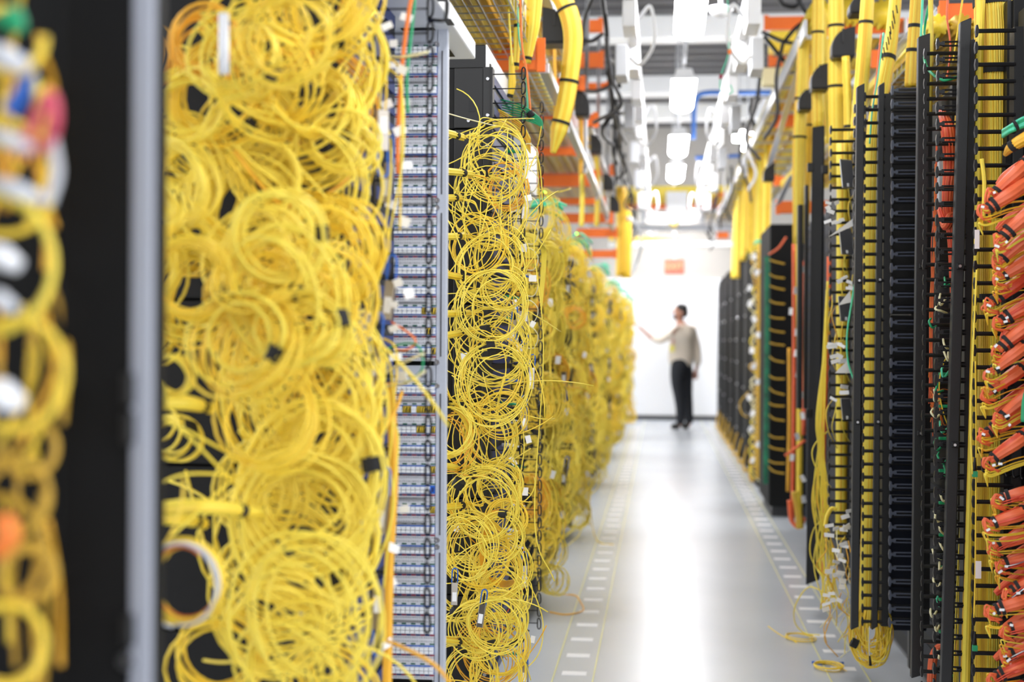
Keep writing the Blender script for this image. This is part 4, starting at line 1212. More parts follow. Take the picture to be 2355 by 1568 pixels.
# R2 yellow trunk with black fingers
bundle(pts((2275, -40, 4.15), (2282, 100, 4.15), (2285, 500, 4.15), (2283, 1000, 4.15), (2275, 1640, 4.15)), [0.045, 0.05, 0.046, 0.045, 0.045], 'broad yellow vertical trunk behind the nearest black fingers', 'bundle_yellow', 44, per=10, d=0.17, tie_h=0.012, ties=(0.12, 0.3, 0.62))
bundle(pts((2345, -60, 4.2), (2332, 60, 4.2), (2325, 300, 4.2), (2322, 700, 4.2), (2318, 1640, 4.2)), [0.028, 0.026, 0.024, 0.022, 0.022], 'second yellow trunk right of the broad one', 'bundle_yellow', 16, (0.06,), per=10, d=0.12, tie_h=0.01)
bundle(pts((2255, -40, 4.1), (2252, 120, 4.08), (2245, 600, 4.05), (2235, 1000, 4.05), (2218, 1640, 4.05)), [0.016, 0.012, 0.010, 0.012, 0.014], 'slim yellow trunk left of the nearest black fingers', 'golden', 10, per=10, d=0.2)
manager('nearest black finger manager in front of the broad yellow trunk', 2246, 2336, 70, 1560, 3.87, slots=False)
manager('black finger manager behind the slanting cover, framing the red cords', 2157, 2225, 100, 1600, 4.05)
manager('second black finger manager between the two slanting covers', 2128, 2212, 122, 1600, 4.3, slots=False, tipw=0.006)
strip_post('slanting black manager cover before the red cords, right one', (2222, 45), (2176, 1620), 24, 3.98)
strip_post('slanting black manager cover before the red cords, left one', (2126, 80), (2110, 1556), 26, 4.5)
manager('dense black finger rack with glossy slotted fingers left of the red cords', 2053, 2130, 207, 1440, 4.74, m='finger_sheen_tint')
manager('second layer of glossy slotted fingers behind the dense finger rack', 2046, 2130, 222, 1440, 4.95, tipw=0.005)
t = thing('panel_column', 'black blanking column behind the dense finger rack', 'rack', at(2080, 1500, 5.1))
for k in range(12):
    za = Zat(205 + k * 104, 5.08, 2080); zc = Zat(205 + (k + 1) * 104 - 3, 5.08, 2080)
    MB().box(at(2048, 784, 5.08).x, at(2135, 784, 5.08).x, 5.08, 5.12, zc, za).build('panel', 'blue_black' if k > 5 else 'black_metal', t, bevel=0.003)
# R7
strip_post('narrow black cover rail left of the yellow trunk that ends in loops', (1980, 195), (1966, 1445), 17, 4.85)
strip_post('narrow black cover rail right of the yellow trunk that ends in loops', (2028, 192), (2012, 1445), 13, 4.9)
manager('black finger manager across the yellow trunk that ends in loops', 1990, 2036, 222, 1440, 4.92, slots=False, tipw=0.004)
manager('black finger manager with bead-like tips left of the looped trunk', 1966, 2000, 250, 1440, 5.2, slots=False, tipw=0.012)
manager('black finger manager with open fingers over the grey cassettes', 1911, 1975, 298, 1240, 5.55, slots=False, tipw=0.012)
bundle(pts((2062, -30, 5.2), (2050, 90, 5.15), (2030, 200, 5.1), (2010, 330, 5.05), (2004, 600, 5.05), (2005, 900, 5.05), (2000, 1200, 5.05), (1996, 1440, 5.05)), [0.022, 0.024, 0.028, 0.030, 0.030, 0.028, 0.03, 0.034],
       'yellow trunk coming down from overhead behind the narrow cover rails', 'bundle_yellow', 26, (0.03, 0.2, 0.36), per=10, d=0.2, tie_h=0.008)
bundle(pts((2034, 560, 5.1), (2036, 900, 5.1), (2030, 1440, 5.1)), 0.012, 'slim yellow trunk beside the looped one', 'golden', 10, per=10, d=0.2)
black_marks = thing('cable_marker', 'black splice markers on the yellow trunk below the first tie', 'marker', at(2035, 120, 5.1))
for k in range(10):
    u, v = 2058 - k * 3.2 + rnd(-3, 3), 25 + k * 12
    p = at(u, v, 5.11)
    p.y = 5.085
    MB().obox(p, Vector((0.0018, 0, 0.0003)), Vector((0, 0.002, 0)), Vector((-0.002, 0, 0.014))).build('sleeve', 'strap_black', black_marks)
# drooping loops at its foot
for k in range(46):
    ua, ub = rnd(1952, 1998), rnd(2012, 2054)
    vb = 1470 + 68 * rnd(0, 1) ** 0.7
    um = (ua + ub) / 2 + rnd(-14, 14)
    Y = rnd(4.92, 5.15)
    cord(pts((ua + 6, 1400, Y), (ua, max(1425, vb - 60), Y - 0.03), ((ua + um) / 2 - 7, vb - 14, Y - 0.05), (um, vb, Y - 0.06), ((ub + um) / 2 + 7, vb - 13, Y - 0.05), (ub, max(1428, vb - 62), Y), (ub - 10, 1400, Y + 0.04)),
         'golden cord looping under the foot of the yellow trunk', 'golden loops under the yellow trunk', random.choice(('golden', 'dark_golden', 'golden', 'lemon')), 0.0019, name='looped_patch_cable')
tag(MB().tube(pts((1958, 1475, 4.9), (1972, 1482, 4.9)), 0.016, 14).build('cable_strap', 'strap_black'), 'black strap round the golden loops near the floor', 'strap')
cord(pts((2000, 1440, 4.8), (1999, 1490, 4.8), (2000, 1512, 4.8)), 'thin grey lead of the dangling yellow-tipped plug', None, 'pale_grey', 0.0016)
tag(MB().tube(pts((2000, 1508, 4.8), (2002, 1530, 4.8)), [0.003, 0.005], 10).build('dangling_plug', 'black_plastic', smooth=True), 'black plug dangling among the golden loops', 'connector')

# overhead trunks on the right
OV = [((2108, -20), (2103, 60), (2098, 130), (2094, 198), 26, 5.0, 'bundle_yellow', (0.35, 0.62), 'yellow trunk entering the top of the dense finger rack'),
      ((2140, -20), (2141, 60), (2140, 150), (2138, 260), 11, 4.6, 'golden', (), 'thin yellow trunk between the two slanting covers'),
      ((1996, -10), (1991, 60), (1984, 160), (1970, 320), 30, 5.8, 'bundle_yellow', (0.3,), 'thick yellow trunk left of the orange cord overhead'),
      ((1922, -20), (1923, 60), (1923, 180), (1925, 420), 34, 6.6, 'bundle_yellow', (0.35, 0.72), 'yellow trunk under the large black spout'),
      ((1882, -20), (1881, 60), (1880, 140), (1882, 292), 26, 7.0, 'bundle_yellow', (0.4, 0.8), 'yellow trunk entering the tall black cover'),
      ((1850, 75), (1845, 200), (1838, 350), (1838, 560), 28, 7.8, 'bundle_yellow', (0.06, 0.42, 0.62), 'yellow trunk left of the tall black cover'),
      ((1862, 150), (1860, 300), (1858, 380), (1852, 520), 16, 7.9, 'bundle_yellow', (0.3,), 'slim yellow trunk behind the tall black cover'),
      ((1945, 130), (1950, 250), (1950, 330), (1948, 430), 18, 6.2, 'bundle_yellow', (0.5,), 'slim yellow trunk right of the large black spout'),
      ((1893, 15), (1897, 100), (1900, 200), (1905, 330), 12, 7.2, 'golden', (), 'thin yellow trunk beside the large black spout')]
for a, b0, c, d, w, Y, m, ties, lab in OV:
    s = Y / FPX * w / 2
    bundle(pts(*[(q[0], q[1], Y) for q in (a, b0, c, d)]), [s, s * 1.05, s * 1.1, s * 1.05], lab, m, 20, ties, per=10, d=0.22)
far_dr = [(1700, 450, 640, 15.5, 22), (1712, 400, 600, 14.5, 20), (1728, 370, 580, 13.5, 26), (1745, 340, 570, 12.6, 22), (1762, 330, 565, 12.0, 18), (1690, 500, 640, 16.5, 18), (1738, 420, 565, 13.0, 16)]
for k, (u, v0, v1, Y, w) in enumerate(sorted(far_dr)):
    bundle(pts((u + 8, v0 - 60, Y), (u + 3, (v0 + v1) / 2, Y), (u, v1, Y)), w / 2 * Y / FPX, 'blurred yellow drop above the far black racks, %s from the exit sign' % ordw(k + 1), 'bundle_yellow', 10, group='yellow drops above the far black racks', d=0.15)
spout(1937, 100, 52, 66, 6.55, 'large black cable spout over the right row', True)
spout(1884, 178, 40, 56, 6.95, 'second black cable spout, left of the large one', True)
spout(1850, 230, 30, 46, 7.7, 'third black cable spout, left of the second one', True)
spout(1977, 12, 50, 44, 6.0, 'black cable spout at the top above the orange cord', True)
spout(1845, 68, 24, 50, 8.5, 'narrow black spout by the overhead black cables', True)
spout(1768, 395, 26, 40, 11.2, 'far black cable spout above the far black racks', True)
# salmon & green leads along the trunks
cord(pts((2026, 80, 5.0), (2016, 180, 5.0), (2005, 260, 5.0)), 'salmon cord alongside the yellow trunk overhead right', None, 'salmon', 0.004)
cord(pts((2032, 75, 4.98), (2020, 170, 4.98), (2006, 255, 4.98), (2000, 330, 4.95)), 'green cord alongside the yellow trunk overhead right', None, 'mint_cord', 0.003)
cord(pts((2122, -10, 4.55), (2117, 100, 4.55), (2110, 200, 4.55)), 'mint green cord left of the left slanting cover', None, 'mint_cord', 0.004)
cord(pts((2148, -20, 4.7), (2132, 30, 4.7), (2125, 90, 4.7), (2130, 150, 4.4), (2165, 183, 4.3), (2200, 178, 4.3)), 'green cord curving behind the left slanting cover', None, 'green_cord', 0.0045)
cord(pts((2180, -10, 4.4), (2178, 40, 4.4), (2186, 110, 4.4), (2178, 180, 4.4)), 'pale pink cord dropping before the orange beam', None, 'salmon', 0.003)
cord(pts((2215, -10, 4.4), (2203, 70, 4.4), (2192, 140, 4.4)), 'thin golden cord dropping before the orange beam', None, 'golden', 0.003)

# overhead steel on the right
rbeams = [(2162, 8, 2300, 58, 5.3, 'nearest, above the red cords'), (1894, 44, 1960, 78, 7.6, 'behind the large black spout'), (2005, 120, 2140, 150, 6.6, 'behind the yellow trunks'), (1782, 260, 1850, 290, 10.2, 'left of the slim trunk'),
          (1785, 462, 1850, 490, 10.8, 'low, beside the grey strut'), (1768, 130, 1835, 150, 10.5, 'under the golden crate'), (1758, 38, 1836, 66, 10.8, 'highest, above the golden crate'), (1780, 405, 1812, 425, 12.0, 'small, above the low one')]
for (a, b0, c, d, Y, lab) in rbeams:
    p, q = at(a, b0, Y), at(c, d, Y)
    t = thing('orange_beam', 'orange steel beam overhead right, %s' % lab, 'beam', ((p.x + q.x) / 2, Y, q.z), 'orange beams overhead right')
    MB().box(p.x, q.x + 0.3, Y, Y + 0.05, q.z, p.z).build('web', 'orange_steel', t, bevel=0.004)
    MB().box(p.x - 0.004, p.x + 0.03, Y - 0.008, Y - 0.0005, q.z - 0.01, p.z + 0.01).build('end_bracket', 'orange_steel', t, bevel=0.002)
wire_basket('wire mesh tray of yellow cords above the dense finger rack', 0.95, 1.6, 5.4, 8.5, 2.32, 0.12)
for k in range(8):
    x = 0.98 + k * 0.08
    bundle([(x, 5.2, 2.38), (x + rnd(-0.02, 0.02), 6.5, 2.4), (x, 8.0, 2.42), (x, 11.5, 2.5)], 0.042, 'golden cord bundle lying in the trays over the right row, %s from the aisle' % ordw(k + 1), 'ochre' if k % 2 else 'golden', 10, group='bundles in the trays over the right row', d=0.3)
for k, (x, z) in enumerate(((0.82, 2.95), (0.98, 2.97), (1.14, 2.95))):
    bundle([(x, 7.5, z), (x, 11, z), (x, 15, z), (x, 20, z)], 0.075, 'golden cord bundle in the upper tray over the right row, %s from the aisle' % ordw(k + 1), 'golden', 12, group='bundles in the upper tray over the right row', d=0.25)
ladder_tray('grey ladder tray carrying golden bundles high over the right row', 0.74, 1.25, 7.5, 21, 2.86)
o = MB().obox(at(2090, 85, 5.6), Vector((0.10, 0.05, 0.13)), Vector((0, 0.02, 0)), Vector((-0.012, 0, 0.012))).build('steel_strut', 'zinc', bevel=0.003)
tag(o, 'diagonal grey strut behind the trunk that enters the dense finger rack', 'strut')
for k, (pa, pb_) in enumerate((((1790, 470, 9.5), (1822, 400, 9.0)), ((1770, 380, 9.6), (1850, 120, 8.4)))):
    a, b0 = at(*pa), at(*pb_)
    c = (a + b0) / 2
    o = MB().obox(c, (b0 - a) / 2, Vector((0, 0.02, 0)), Vector((0.025, 0, 0.02))).build('steel_strut', 'zinc', bevel=0.003)
    tag(o, 'grey strut overhead right, %s' % ('short and low beside the far racks', 'long and slanting behind the left trunk')[k], 'strut')
for k, P in enumerate((((1790, -10, 9), (1800, 10, 9), (1830, 15, 9), (1845, -10, 9)), ((1755, 75, 9.5), (1800, 95, 9.2), (1850, 102, 9)), ((1758, 85, 9.4), (1790, 125, 9.2), (1815, 155, 9.0)), ((1800, 100, 9), (1835, 60, 9), (1870, 45, 9)),
                       ((1830, -10, 9), (1850, 25, 9), (1872, 40, 9)), ((1735, 290, 11), (1725, 250, 11), (1745, 215, 10.8)))):
    cord(pts(*P), 'thick black power cable overhead right, %s' % ('looping at the top edge', 'level toward the slim trunk', 'slanting down to the strut', 'rising to the spouts', 'short at the top beside the spouts', 'farthest, near the blue pipe')[k], None, 'black_plastic', 0.014, name='power_cable')
cross(1770, 70, 1838, 118, 10.6, 'golden', 'golden_crate', 'golden tray end between two orange beams overhead right')
cross(1752, 155, 1800, 195, 10.9, 'cream_cord', 'cream_tray', 'cream tray end below the golden one overhead right')
cross(1752, 225, 1790, 262, 12.5, 'white_plastic', 'hanging_board', 'white panel hanging left of the orange beam overhead right', 'panel')
for k, (u, v) in enumerate(((1700, 325), (1720, 345), (1740, 330))):
    p = at(u, v, 14)
    t = thing('ceiling_light', 'round glowing lamp above the far black racks, %s from the aisle' % ordw(k + 1), 'ceiling light', p)
    MB().tube([p, p + Vector((0, 0, 0.1))], 0.06, 14).build('diffuser', 'lamp_glow', t)
    MB().tube([p + Vector((0, 0, 0.1)), (p.x, p.y, 4.64)], 0.008, 6).build('hanger', 'zinc', t)

# ---- red cords and jumpers behind the slanting covers
bundle(pts((2165, 255, 4.35), (2180, 300, 4.3), (2186, 380, 4.35), (2180, 460, 4.35), (2190, 560, 4.4), (2198, 800, 4.45), (2196, 1000, 4.45)), [0.012, 0.022, 0.022, 0.018, 0.014, 0.012, 0.010], 'thick red cord hank between the slanting covers', 'red_cord', 14, d=0.25)
bundle(pts((2160, 480, 4.4), (2175, 520, 4.35), (2190, 500, 4.35), (2196, 590, 4.4)), [0.008, 0.014, 0.016, 0.012], 'smaller red cord hank under the thick one', 'red_cord', 10, d=0.3)
for k in range(9):
    cord(pts((2150 + rnd(-6, 6), 300 + rnd(0, 220), 4.35), (2148 + rnd(-6, 4), 560, 4.35), (2142 + rnd(-4, 4), 720, 4.35), (2138 + rnd(-3, 8), 830 + rnd(0, 180), 4.35)), 'thin red-orange cord hanging between the slanting covers', 'thin red cords between the slanting covers', random.choice(('salmon', 'orange_cord', 'red_cord')), 0.0016)
for k in range(6):
    cord(pts((2140, 880 + k * 18, 4.35), (2155, 900 + rnd(-20, 20), 4.3), (2170, 890 + k * 18 + rnd(-20, 20), 4.3), (2195, 900 + k * 14, 4.35)), 'short red cord crossing between the slanting covers', 'short red cords between the slanting covers', 'orange_cord', 0.0015)
bundle(pts((2142, 1568, 4.4), (2146, 1515, 4.4), (2160, 1490, 4.4), (2185, 1486, 4.4)), 0.014, 'red hank at the very bottom between the slanting covers', 'salmon', 10, d=0.25)
js = []
for k in range(28):
    v = 640 + k * 33 + rnd(-8, 8)
    u = rnd(2140, 2178)
    m = random.choice(('cream_cord', 'cream_cord', 'green_cord', 'mint_cord', 'cream_cord'))
    cord(pts((u, v, 4.26), (u + rnd(-6, 4), v + rnd(6, 14), 4.22), (u + rnd(0, 10), v + rnd(16, 26), 4.22), (u + rnd(8, 22), v + rnd(4, 26), 4.26)), 'short %s jumper between the slanting covers, %s from the top' % ({'cream_cord': 'cream', 'green_cord': 'green', 'mint_cord': 'mint'}[m], ordw(k + 1)),
         'jumpers between the slanting covers', m, 0.0033, name='jumper_lead', per=6)
for k in range(9):
    v = 860 + k * 74
    p = at(2170, v, 4.27)
    tag(MB().obox(p, Vector((0.014, 0, 0)), Vector((0, 0.006, 0)), Vector((0, 0, 0.0045))).build('jumper_plug', 'green_cord', bevel=0.002), 'green flat plug between the slanting covers, %s from the top' % ordw(k + 1), 'connector', 'green plugs between the slanting covers')
for k, (v0, v1) in enumerate(((370, 470), (520, 600), (720, 800), (860, 940))):
    p, q = at(2160, v0, 4.55), at(2200, v1, 4.55)
    tag(MB().box(p.x, q.x, 4.55, 4.6, q.z, p.z).build('line_card', 'pale_grey' if k == 0 else 'graphite', bevel=0.002), '%s line card behind the jumpers between the slanting covers, %s from the top' % ('grey' if k == 0 else 'dark', ordw(k + 1)), 'circuit module')
bundle(pts((2205, 260, 4.5), (2200, 380, 4.5), (2205, 620, 4.5)), 0.012, 'dull yellow bundle behind the red hank', 'ochre', 10, d=0.25)
cord(pts((2195, 800, 4.3), (2170, 835, 4.25), (2160, 890, 4.25), (2170, 950, 4.25), (2190, 1000, 4.3)), 'yellow cord bowing out between the slanting covers', None, 'golden', 0.002)
# yellow hanks right of the right slanting cover
for k in range(18):
    u = rnd(2205, 2245)
    cord(pts((u + 8, 960 + rnd(0, 60), 4.2), (u, 1150, 4.15), (u - rnd(0, 14), 1350, 4.15), (u - rnd(4, 26), 1600, 4.15)), 'yellow cord of the loose fall right of the slanting cover', 'loose yellow fall right of the slanting cover', ymat(), 0.0019)
cord(pts((2243, 830, 3.75), (2245, 1000, 3.75), (2243, 1300, 3.75), (2240, 1420, 3.75)), 'single yellow cord hanging before the nearest fingers', None, 'golden', 0.0022)
for k, v in enumerate((1090, 1490)):
    t = thing('fibre_plug', 'green plug with a black boot hanging before the nearest fingers, %s' % ('upper', 'lower')[k], 'connector', at(2242, v, 3.74))
    MB().obox(at(2242, v, 3.74), Vector((0.0065, 0, 0)), Vector((0, 0.005, 0)), Vector((0, 0, 0.0075))).build('housing', 'green_cord', t, bevel=0.001)
    MB().tube(pts((2242, v - 8, 3.74), (2242, v - 38, 3.74)), [0.005, 0.0025], 10).build('boot', 'black_plastic', t, smooth=True)
plate(at(2250, 1310, 3.7), 0.007, 0.022, 'white printed strip label on the lone yellow cord, lower', rot=Matrix.Identity(3))
plate(at(2247, 550, 3.7), 0.006, 0.024, 'white printed strip label beside the nearest fingers, upper', rot=Matrix.Identity(3))
bundle(pts((2258, 365, 3.8), (2264, 420, 3.8), (2262, 500, 3.8)), 0.006, 'small yellow loop over the nearest fingers', 'lemon', 6, d=0.3)

# ---- orange cord bundles at the right edge
ob = []
for k in range(13):
    v = 395 + k * 52
    ob.append(v)
for k in range(10):
    ob.append(1135 + k * 50)
rr = random.Random(11)
for k, v in enumerate(ob):
    up = k < 13
    Y = 3.5 + rr.uniform(-0.06, 0.06)
    ust = 2262 + (rr.uniform(0, 40) if up else rr.uniform(5, 50)) + (0 if up else 10)
    rise = rr.uniform(55, 105) if up else rr.uniform(20, 55)
    P = pts((ust, v + rise * 0.55, Y), (ust + 18, v + rise * 0.35, Y), (ust + 55, v + 0.02 * rise, Y), (ust + 110, v - 0.45 * rise, Y + 0.03), (ust + 180, v - 0.5 * rise, Y + 0.05))
    lab = 'salmon orange cord bundle at the right edge, %s from the top of the %s group' % (ordw(k + 1 if up else k - 12), 'upper' if up else 'lower')
    b_ = bundle(P, [0.008, 0.014, 0.018, 0.0185, 0.018], lab, 'salmon', 9, (), name='orange_cable_bundle', group='salmon bundles at the right edge', d=0.25)
    for tt in (0.16, 0.62):
        S = smooth_path(P, 8)
        i = int(tt * (len(S) - 1)) if tt < 0.5 or rr.random() < 0.5 else int(0.3 * (len(S) - 1))
        dr = S[i + 1] - S[i - 1]; dr /= np.linalg.norm(dr)
        MB().tube([S[i] - dr * 0.004, S[i] + dr * 0.004], 0.0192 if tt > 0.5 else 0.015, 16).build('tie', 'strap_black', b_)
    # breakout tails curling at the front
    for q in range(4):
        s0 = at(ust + rr.uniform(0, 10), v + rise * 0.5 + rr.uniform(-8, 8), Y - 0.012)
        e = [s0, at(ust - rr.uniform(4, 16), v + rise * 0.5 + rr.uniform(-14, 6), Y - 0.02), at(ust - rr.uniform(6, 18), v + rise * 0.5 + rr.uniform(8, 22), Y - 0.02), at(ust + rr.uniform(5, 25), v + rise * 0.5 + rr.uniform(18, 30), Y)]
        MB().tube(smooth_path(e, 5), 0.0022, 6).build('breakout_tail', 'salmon', b_, smooth=True)
    for q in range(1 if k % 2 else 2):
        p = at(ust + rr.uniform(-8, 25), v + rise * 0.5 + rr.uniform(-10, 20), Y - 0.025)
        Rm = Matrix.Rotation(rr.uniform(-0.9, 0.9), 3, 'Y')
        MB().obox(p, Rm @ Vector((rr.uniform(0.003, 0.006), 0, 0)), Vector((0, 0.0008, 0)), Rm @ Vector((0, 0, 0.0028))).build('paper_tag', 'tag_white', b_)
    # yellow cords slipping between the bundles
    for q in range(7):
        a = rr.uniform(-24, 24)
        cord(pts((ust + 130, v + 22 + a * 0.5, Y + 0.04), (ust + 60, v + 34 + a, Y + 0.03), (ust + 5, v + rise * 0.5 + 18 + a, Y - 0.01), (ust - 12 + rr.uniform(-6, 6), v + rise * 0.5 + 14 + a, Y - 0.02), (ust - 5, v + rise * 0.5 + 40 + a, Y)),
             'thin yellow cord curling between the salmon bundles at the right edge', 'yellow cords between the salmon bundles', random.choice(('golden', 'lemon', 'amber')), 0.0017, per=7, stuff=True)
    if (not up and k % 2) or rr.random() < 0.2:
        for q in range(2):
            cord(pts((ust + 5, v + rise * 0.5 + q * 5 + 8, Y - 0.02), (ust + 40, v + 10 + q * 6, Y - 0.02), (ust + 90, v + q * 6 - 8, Y), (ust + 150, v + q * 5 - 10, Y)), 'pale-striped cord draped over the salmon bundles', 'pale cords over the salmon bundles',
                 random.choice(('zinc', 'red_cord', 'red_cord')), 0.0016, per=6, name='striped_cable')
# deeper second layer of the same bundles
for k, v in enumerate([375 + 52 * q for q in range(12)] + [1165 + 50 * q for q in range(8)]):
    up = k < 12
    Y = 3.68 + rr.uniform(-0.03, 0.03)
    P = pts((2285 + rr.uniform(0, 25), v + 50, Y), (2315, v + 30, Y), (2360, v, Y), (2420, v - 30, Y))
    bundle(P, [0.008, 0.014, 0.016, 0.016], 'deeper salmon bundle behind the front ones, %s from the top of the %s group' % (ordw(k + 1 if up else k - 11), 'upper' if up else 'lower'),
           'salmon', 8, (), name='orange_cable_bundle', group='deeper salmon bundles at the right edge', d=0.28)
# black wire loops between the two groups
for k in range(6):
    u = 2258 + k * 18
    cord(pts((u, 1040 + k * 6, 3.85), (u, 1075 + k * 4, 3.85), (u + 6, 1085 + k * 3, 3.85), (u + 24, 1086, 3.9)), 'thin black bracket wire in the gap between the salmon groups', 'bracket wires between the salmon groups', 'graphite', 0.0024, name='bracket_wire')
# green hank at the right edge
for k in range(6):
    cord(pts((2306, 300 + k * 3, 3.55), (2325, 288 + k * 3, 3.5), (2345, 275 + k * 4, 3.5), (2375, 262 + k * 4, 3.5)), 'green cord of the tied hank at the right edge above the salmon bundles', 'green hank at the right edge', random.choice(('green_cord', 'mint_cord')), 0.0035)
tag(MB().tube(pts((2332, 291, 3.5), (2338, 288, 3.5)), 0.014, 12).build('cable_strap', 'strap_black'), 'black strap round the green hank at the right edge', 'strap')
bundle(pts((2312, 355, 3.55), (2330, 335, 3.5), (2375, 310, 3.5)), [0.006, 0.014, 0.018], 'amber bundle just above the salmon bundles', 'amber', 10, (0.5,), d=0.25)
bundle(pts((2353, 970, 3.45), (2356, 920, 3.45), (2368, 880, 3.45)), 0.006, 'green cord sliver at the right edge beside the salmon bundles', 'green_cord', 6, d=0.2)
cord(pts((2246, 620, 3.6), (2238, 800, 3.6), (2232, 950, 3.6), (2236, 1090, 3.6)), 'long thin yellow cord along the front of the salmon bundles', None, 'lemon', 0.0022)
# dark interior between those bundles
t = thing('equipment_rack', 'dark near rack side behind the salmon bundles at the right edge', 'rack', (1.1, 3.75, 0))
MB().box(at(2300, 784, 3.95).x, 1.6, 3.90, 3.94, 0.03, 1.78).build('side_panel', 'black_matte', t)
MB().box(0.99, 1.58, 3.905, 3.935, 0, 0.03).build('plinth', 'rubber_dark', t)

# ---- grey cassettes, white flags and tall black cover
for k, (u, v, w, h) in enumerate(((1948, 400, 15, 32), (1946, 555, 15, 30), (1944, 710, 15, 28), (1946, 940, 12, 24))):
    s = 5.35 / FPX
    p = at(u, v, 5.35)
    t = thing('splice_cassette', 'grey splice cassette left of the narrow cover rails, %s from the top' % ordw(k + 1), 'cassette', p)
    MB().obox(p, Vector((w * s, 0.02, 0)), Vector((0, 0.012, 0)), Vector((-0.1 * h * s, 0, h * s))).build('body', 'zinc', t, bevel=0.003)
    MB().obox(p + Vector((-0.004, -0.016, -h * s * 0.8)), Vector((0.01, 0.003, 0)), Vector((0, 0.002, 0)), Vector((0, 0, 0.006))).build('catch', 'white_plastic', t)
for k, P in enumerate((((1905, 545), (1965, 500), (1962, 520)), ((1928, 702), (1955, 668), (1958, 695)), ((1920, 858), (1948, 830), (1957, 858)))):
    mb = MB()
    a = [at(u, v, 5.22) for u, v in P]
    V = [tuple(q) for q in a] + [tuple(q + Vector((0, 0.002, 0))) for q in a]
    mb.add(V, [(0, 1, 2), (5, 4, 3), (0, 3, 4, 1), (1, 4, 5, 2), (2, 5, 3, 0)])
    tag(mb.build('paper_flag', 'tag_white'), 'white pointed paper flag left of the narrow cover rails, %s from the top' % ordw(k + 1), 'flag')
kk = 0
for (u0, v0, n) in ((1925, 490, 8), (1940, 640, 5), (1925, 810, 9), (1935, 900, 4), (1925, 1230, 6), (1920, 1290, 7), (1930, 1340, 6), (1935, 1200, 4), (1915, 1380, 5)):
    for q in range(n):
        kk += 1
        plate(at(u0 + rnd(-24, 26), v0 + rnd(-26, 26), rnd(5.15, 5.3)), rnd(0.010, 0.018), rnd(0.005, 0.008), 'crumpled white tag left of the narrow cover rails in the %s' % (
            'shoulder-height cluster' if v0 < 500 else 'chest-height cluster' if v0 < 700 else 'waist-height cluster' if v0 < 1000 else 'low cluster near the floor'), group='white tags of the ' + ('shoulder' if v0 < 500 else 'chest' if v0 < 700 else 'waist' if v0 < 1000 else 'low') + ' cluster')
cord(pts((1966, 650, 5.1), (1958, 700, 5.1), (1948, 770, 5.1), (1950, 830, 5.1), (1964, 875, 5.1)), 'bright mint cord bowing left of the narrow cover rails', None, 'mint_cord', 0.0035)
for k in range(22):
    u = 1905 - rnd(0, 8)
    cord(pts((u + 3, 640 + rnd(0, 120), 5.9), (u - 4, 800, 5.85), (u - 16 + rnd(-9, 9), 960, 5.8), (u - 14 + rnd(-5, 5), 1025, 5.8), (u - 22 + rnd(-14, 26), 1150, 5.8), (u - 8 + rnd(-22, 30), 1290, 5.8), (u + rnd(-16, 44), 1400, 5.75)),
         'yellow cord of the loose fall between the tall black cover and the grey cassettes', 'loose fall beside the tall black cover', ymat(), 0.0024)
for k in range(24):
    u, v = rnd(1895, 1955), rnd(1180, 1420)
    cord(pts((u, v, 5.4), (u + rnd(-18, 18), v + 30, 5.35), (u + rnd(-25, 25), v + 60, 5.35), (u + rnd(-25, 30), v + 95, 5.4)), 'tangled thin cord near the floor left of the looped trunk', 'tangled cords near the floor', random.choice(('golden', 'lemon', 'amber', 'cream_cord', 'amber')), 0.002, stuff=True)
for k in range(14):
    u, v = rnd(1912, 1965), rnd(330, 1150)
    cord(pts((u, v, 5.6), (u - rnd(0, 14), v + 25, 5.5), (u - rnd(0, 12), v + 70, 5.5), (u + rnd(0, 12), v + 110, 5.6)), 'yellow cord curling through the open fingers over the grey cassettes', 'cords through the open fingers', ymat(), 0.002)
bundle(pts((1938, 330, 5.75), (1938, 700, 5.75), (1934, 1240, 5.75)), [0.024, 0.026, 0.022], 'dull yellow trunk behind the grey cassettes', 'golden', 16, d=0.2)
bundle(pts((1907, 590, 6.0), (1905, 750, 6.0), (1895, 1000, 6.0), (1893, 1320, 6.0)), [0.010, 0.011, 0.010, 0.006], 'salmon trunk right of the tall black cover', 'salmon', 8, d=0.3)
# floor coils
coil((at(1845, 1452, 5.95).x, 6.05, 0.012), 0.055, 3, 'flat yellow loop on the floor farthest into the aisle', None, 'golden', cr=0.0024, n=(0.03, -0.05, 1), thick=0.004, jit=0.05)
coil((at(1905, 1515, 5.5).x, 5.52, 0.014), 0.05, 5, 'flat yellow coil on the floor beside the golden loops', None, 'golden', cr=0.0022, n=(0.02, -0.05, 1), thick=0.005, jit=0.06)
for P, lab in ((((1900, 1365, 5.8), (1860, 1350, 5.9), (1830, 1390, 5.95), (1828, 1430, 6.0), (1850, 1455, 6.0), (1885, 1460, 5.95)), 'yellow cord bowing into the aisle low beside the tall cover'),
               (((1893, 1190, 5.8), (1870, 1220, 5.9), (1863, 1270, 5.9), (1880, 1310, 5.9), (1895, 1330, 5.8)), 'yellow cord bulging past the tall black cover'),
               (((1905, 990, 5.8), (1875, 1020, 5.8), (1868, 1050, 5.8), (1885, 1090, 5.8), (1910, 1120, 5.8)), 'yellow cord kinking out beside the tall black cover')):
    cord(pts(*P), lab, None, 'lemon', 0.0026)
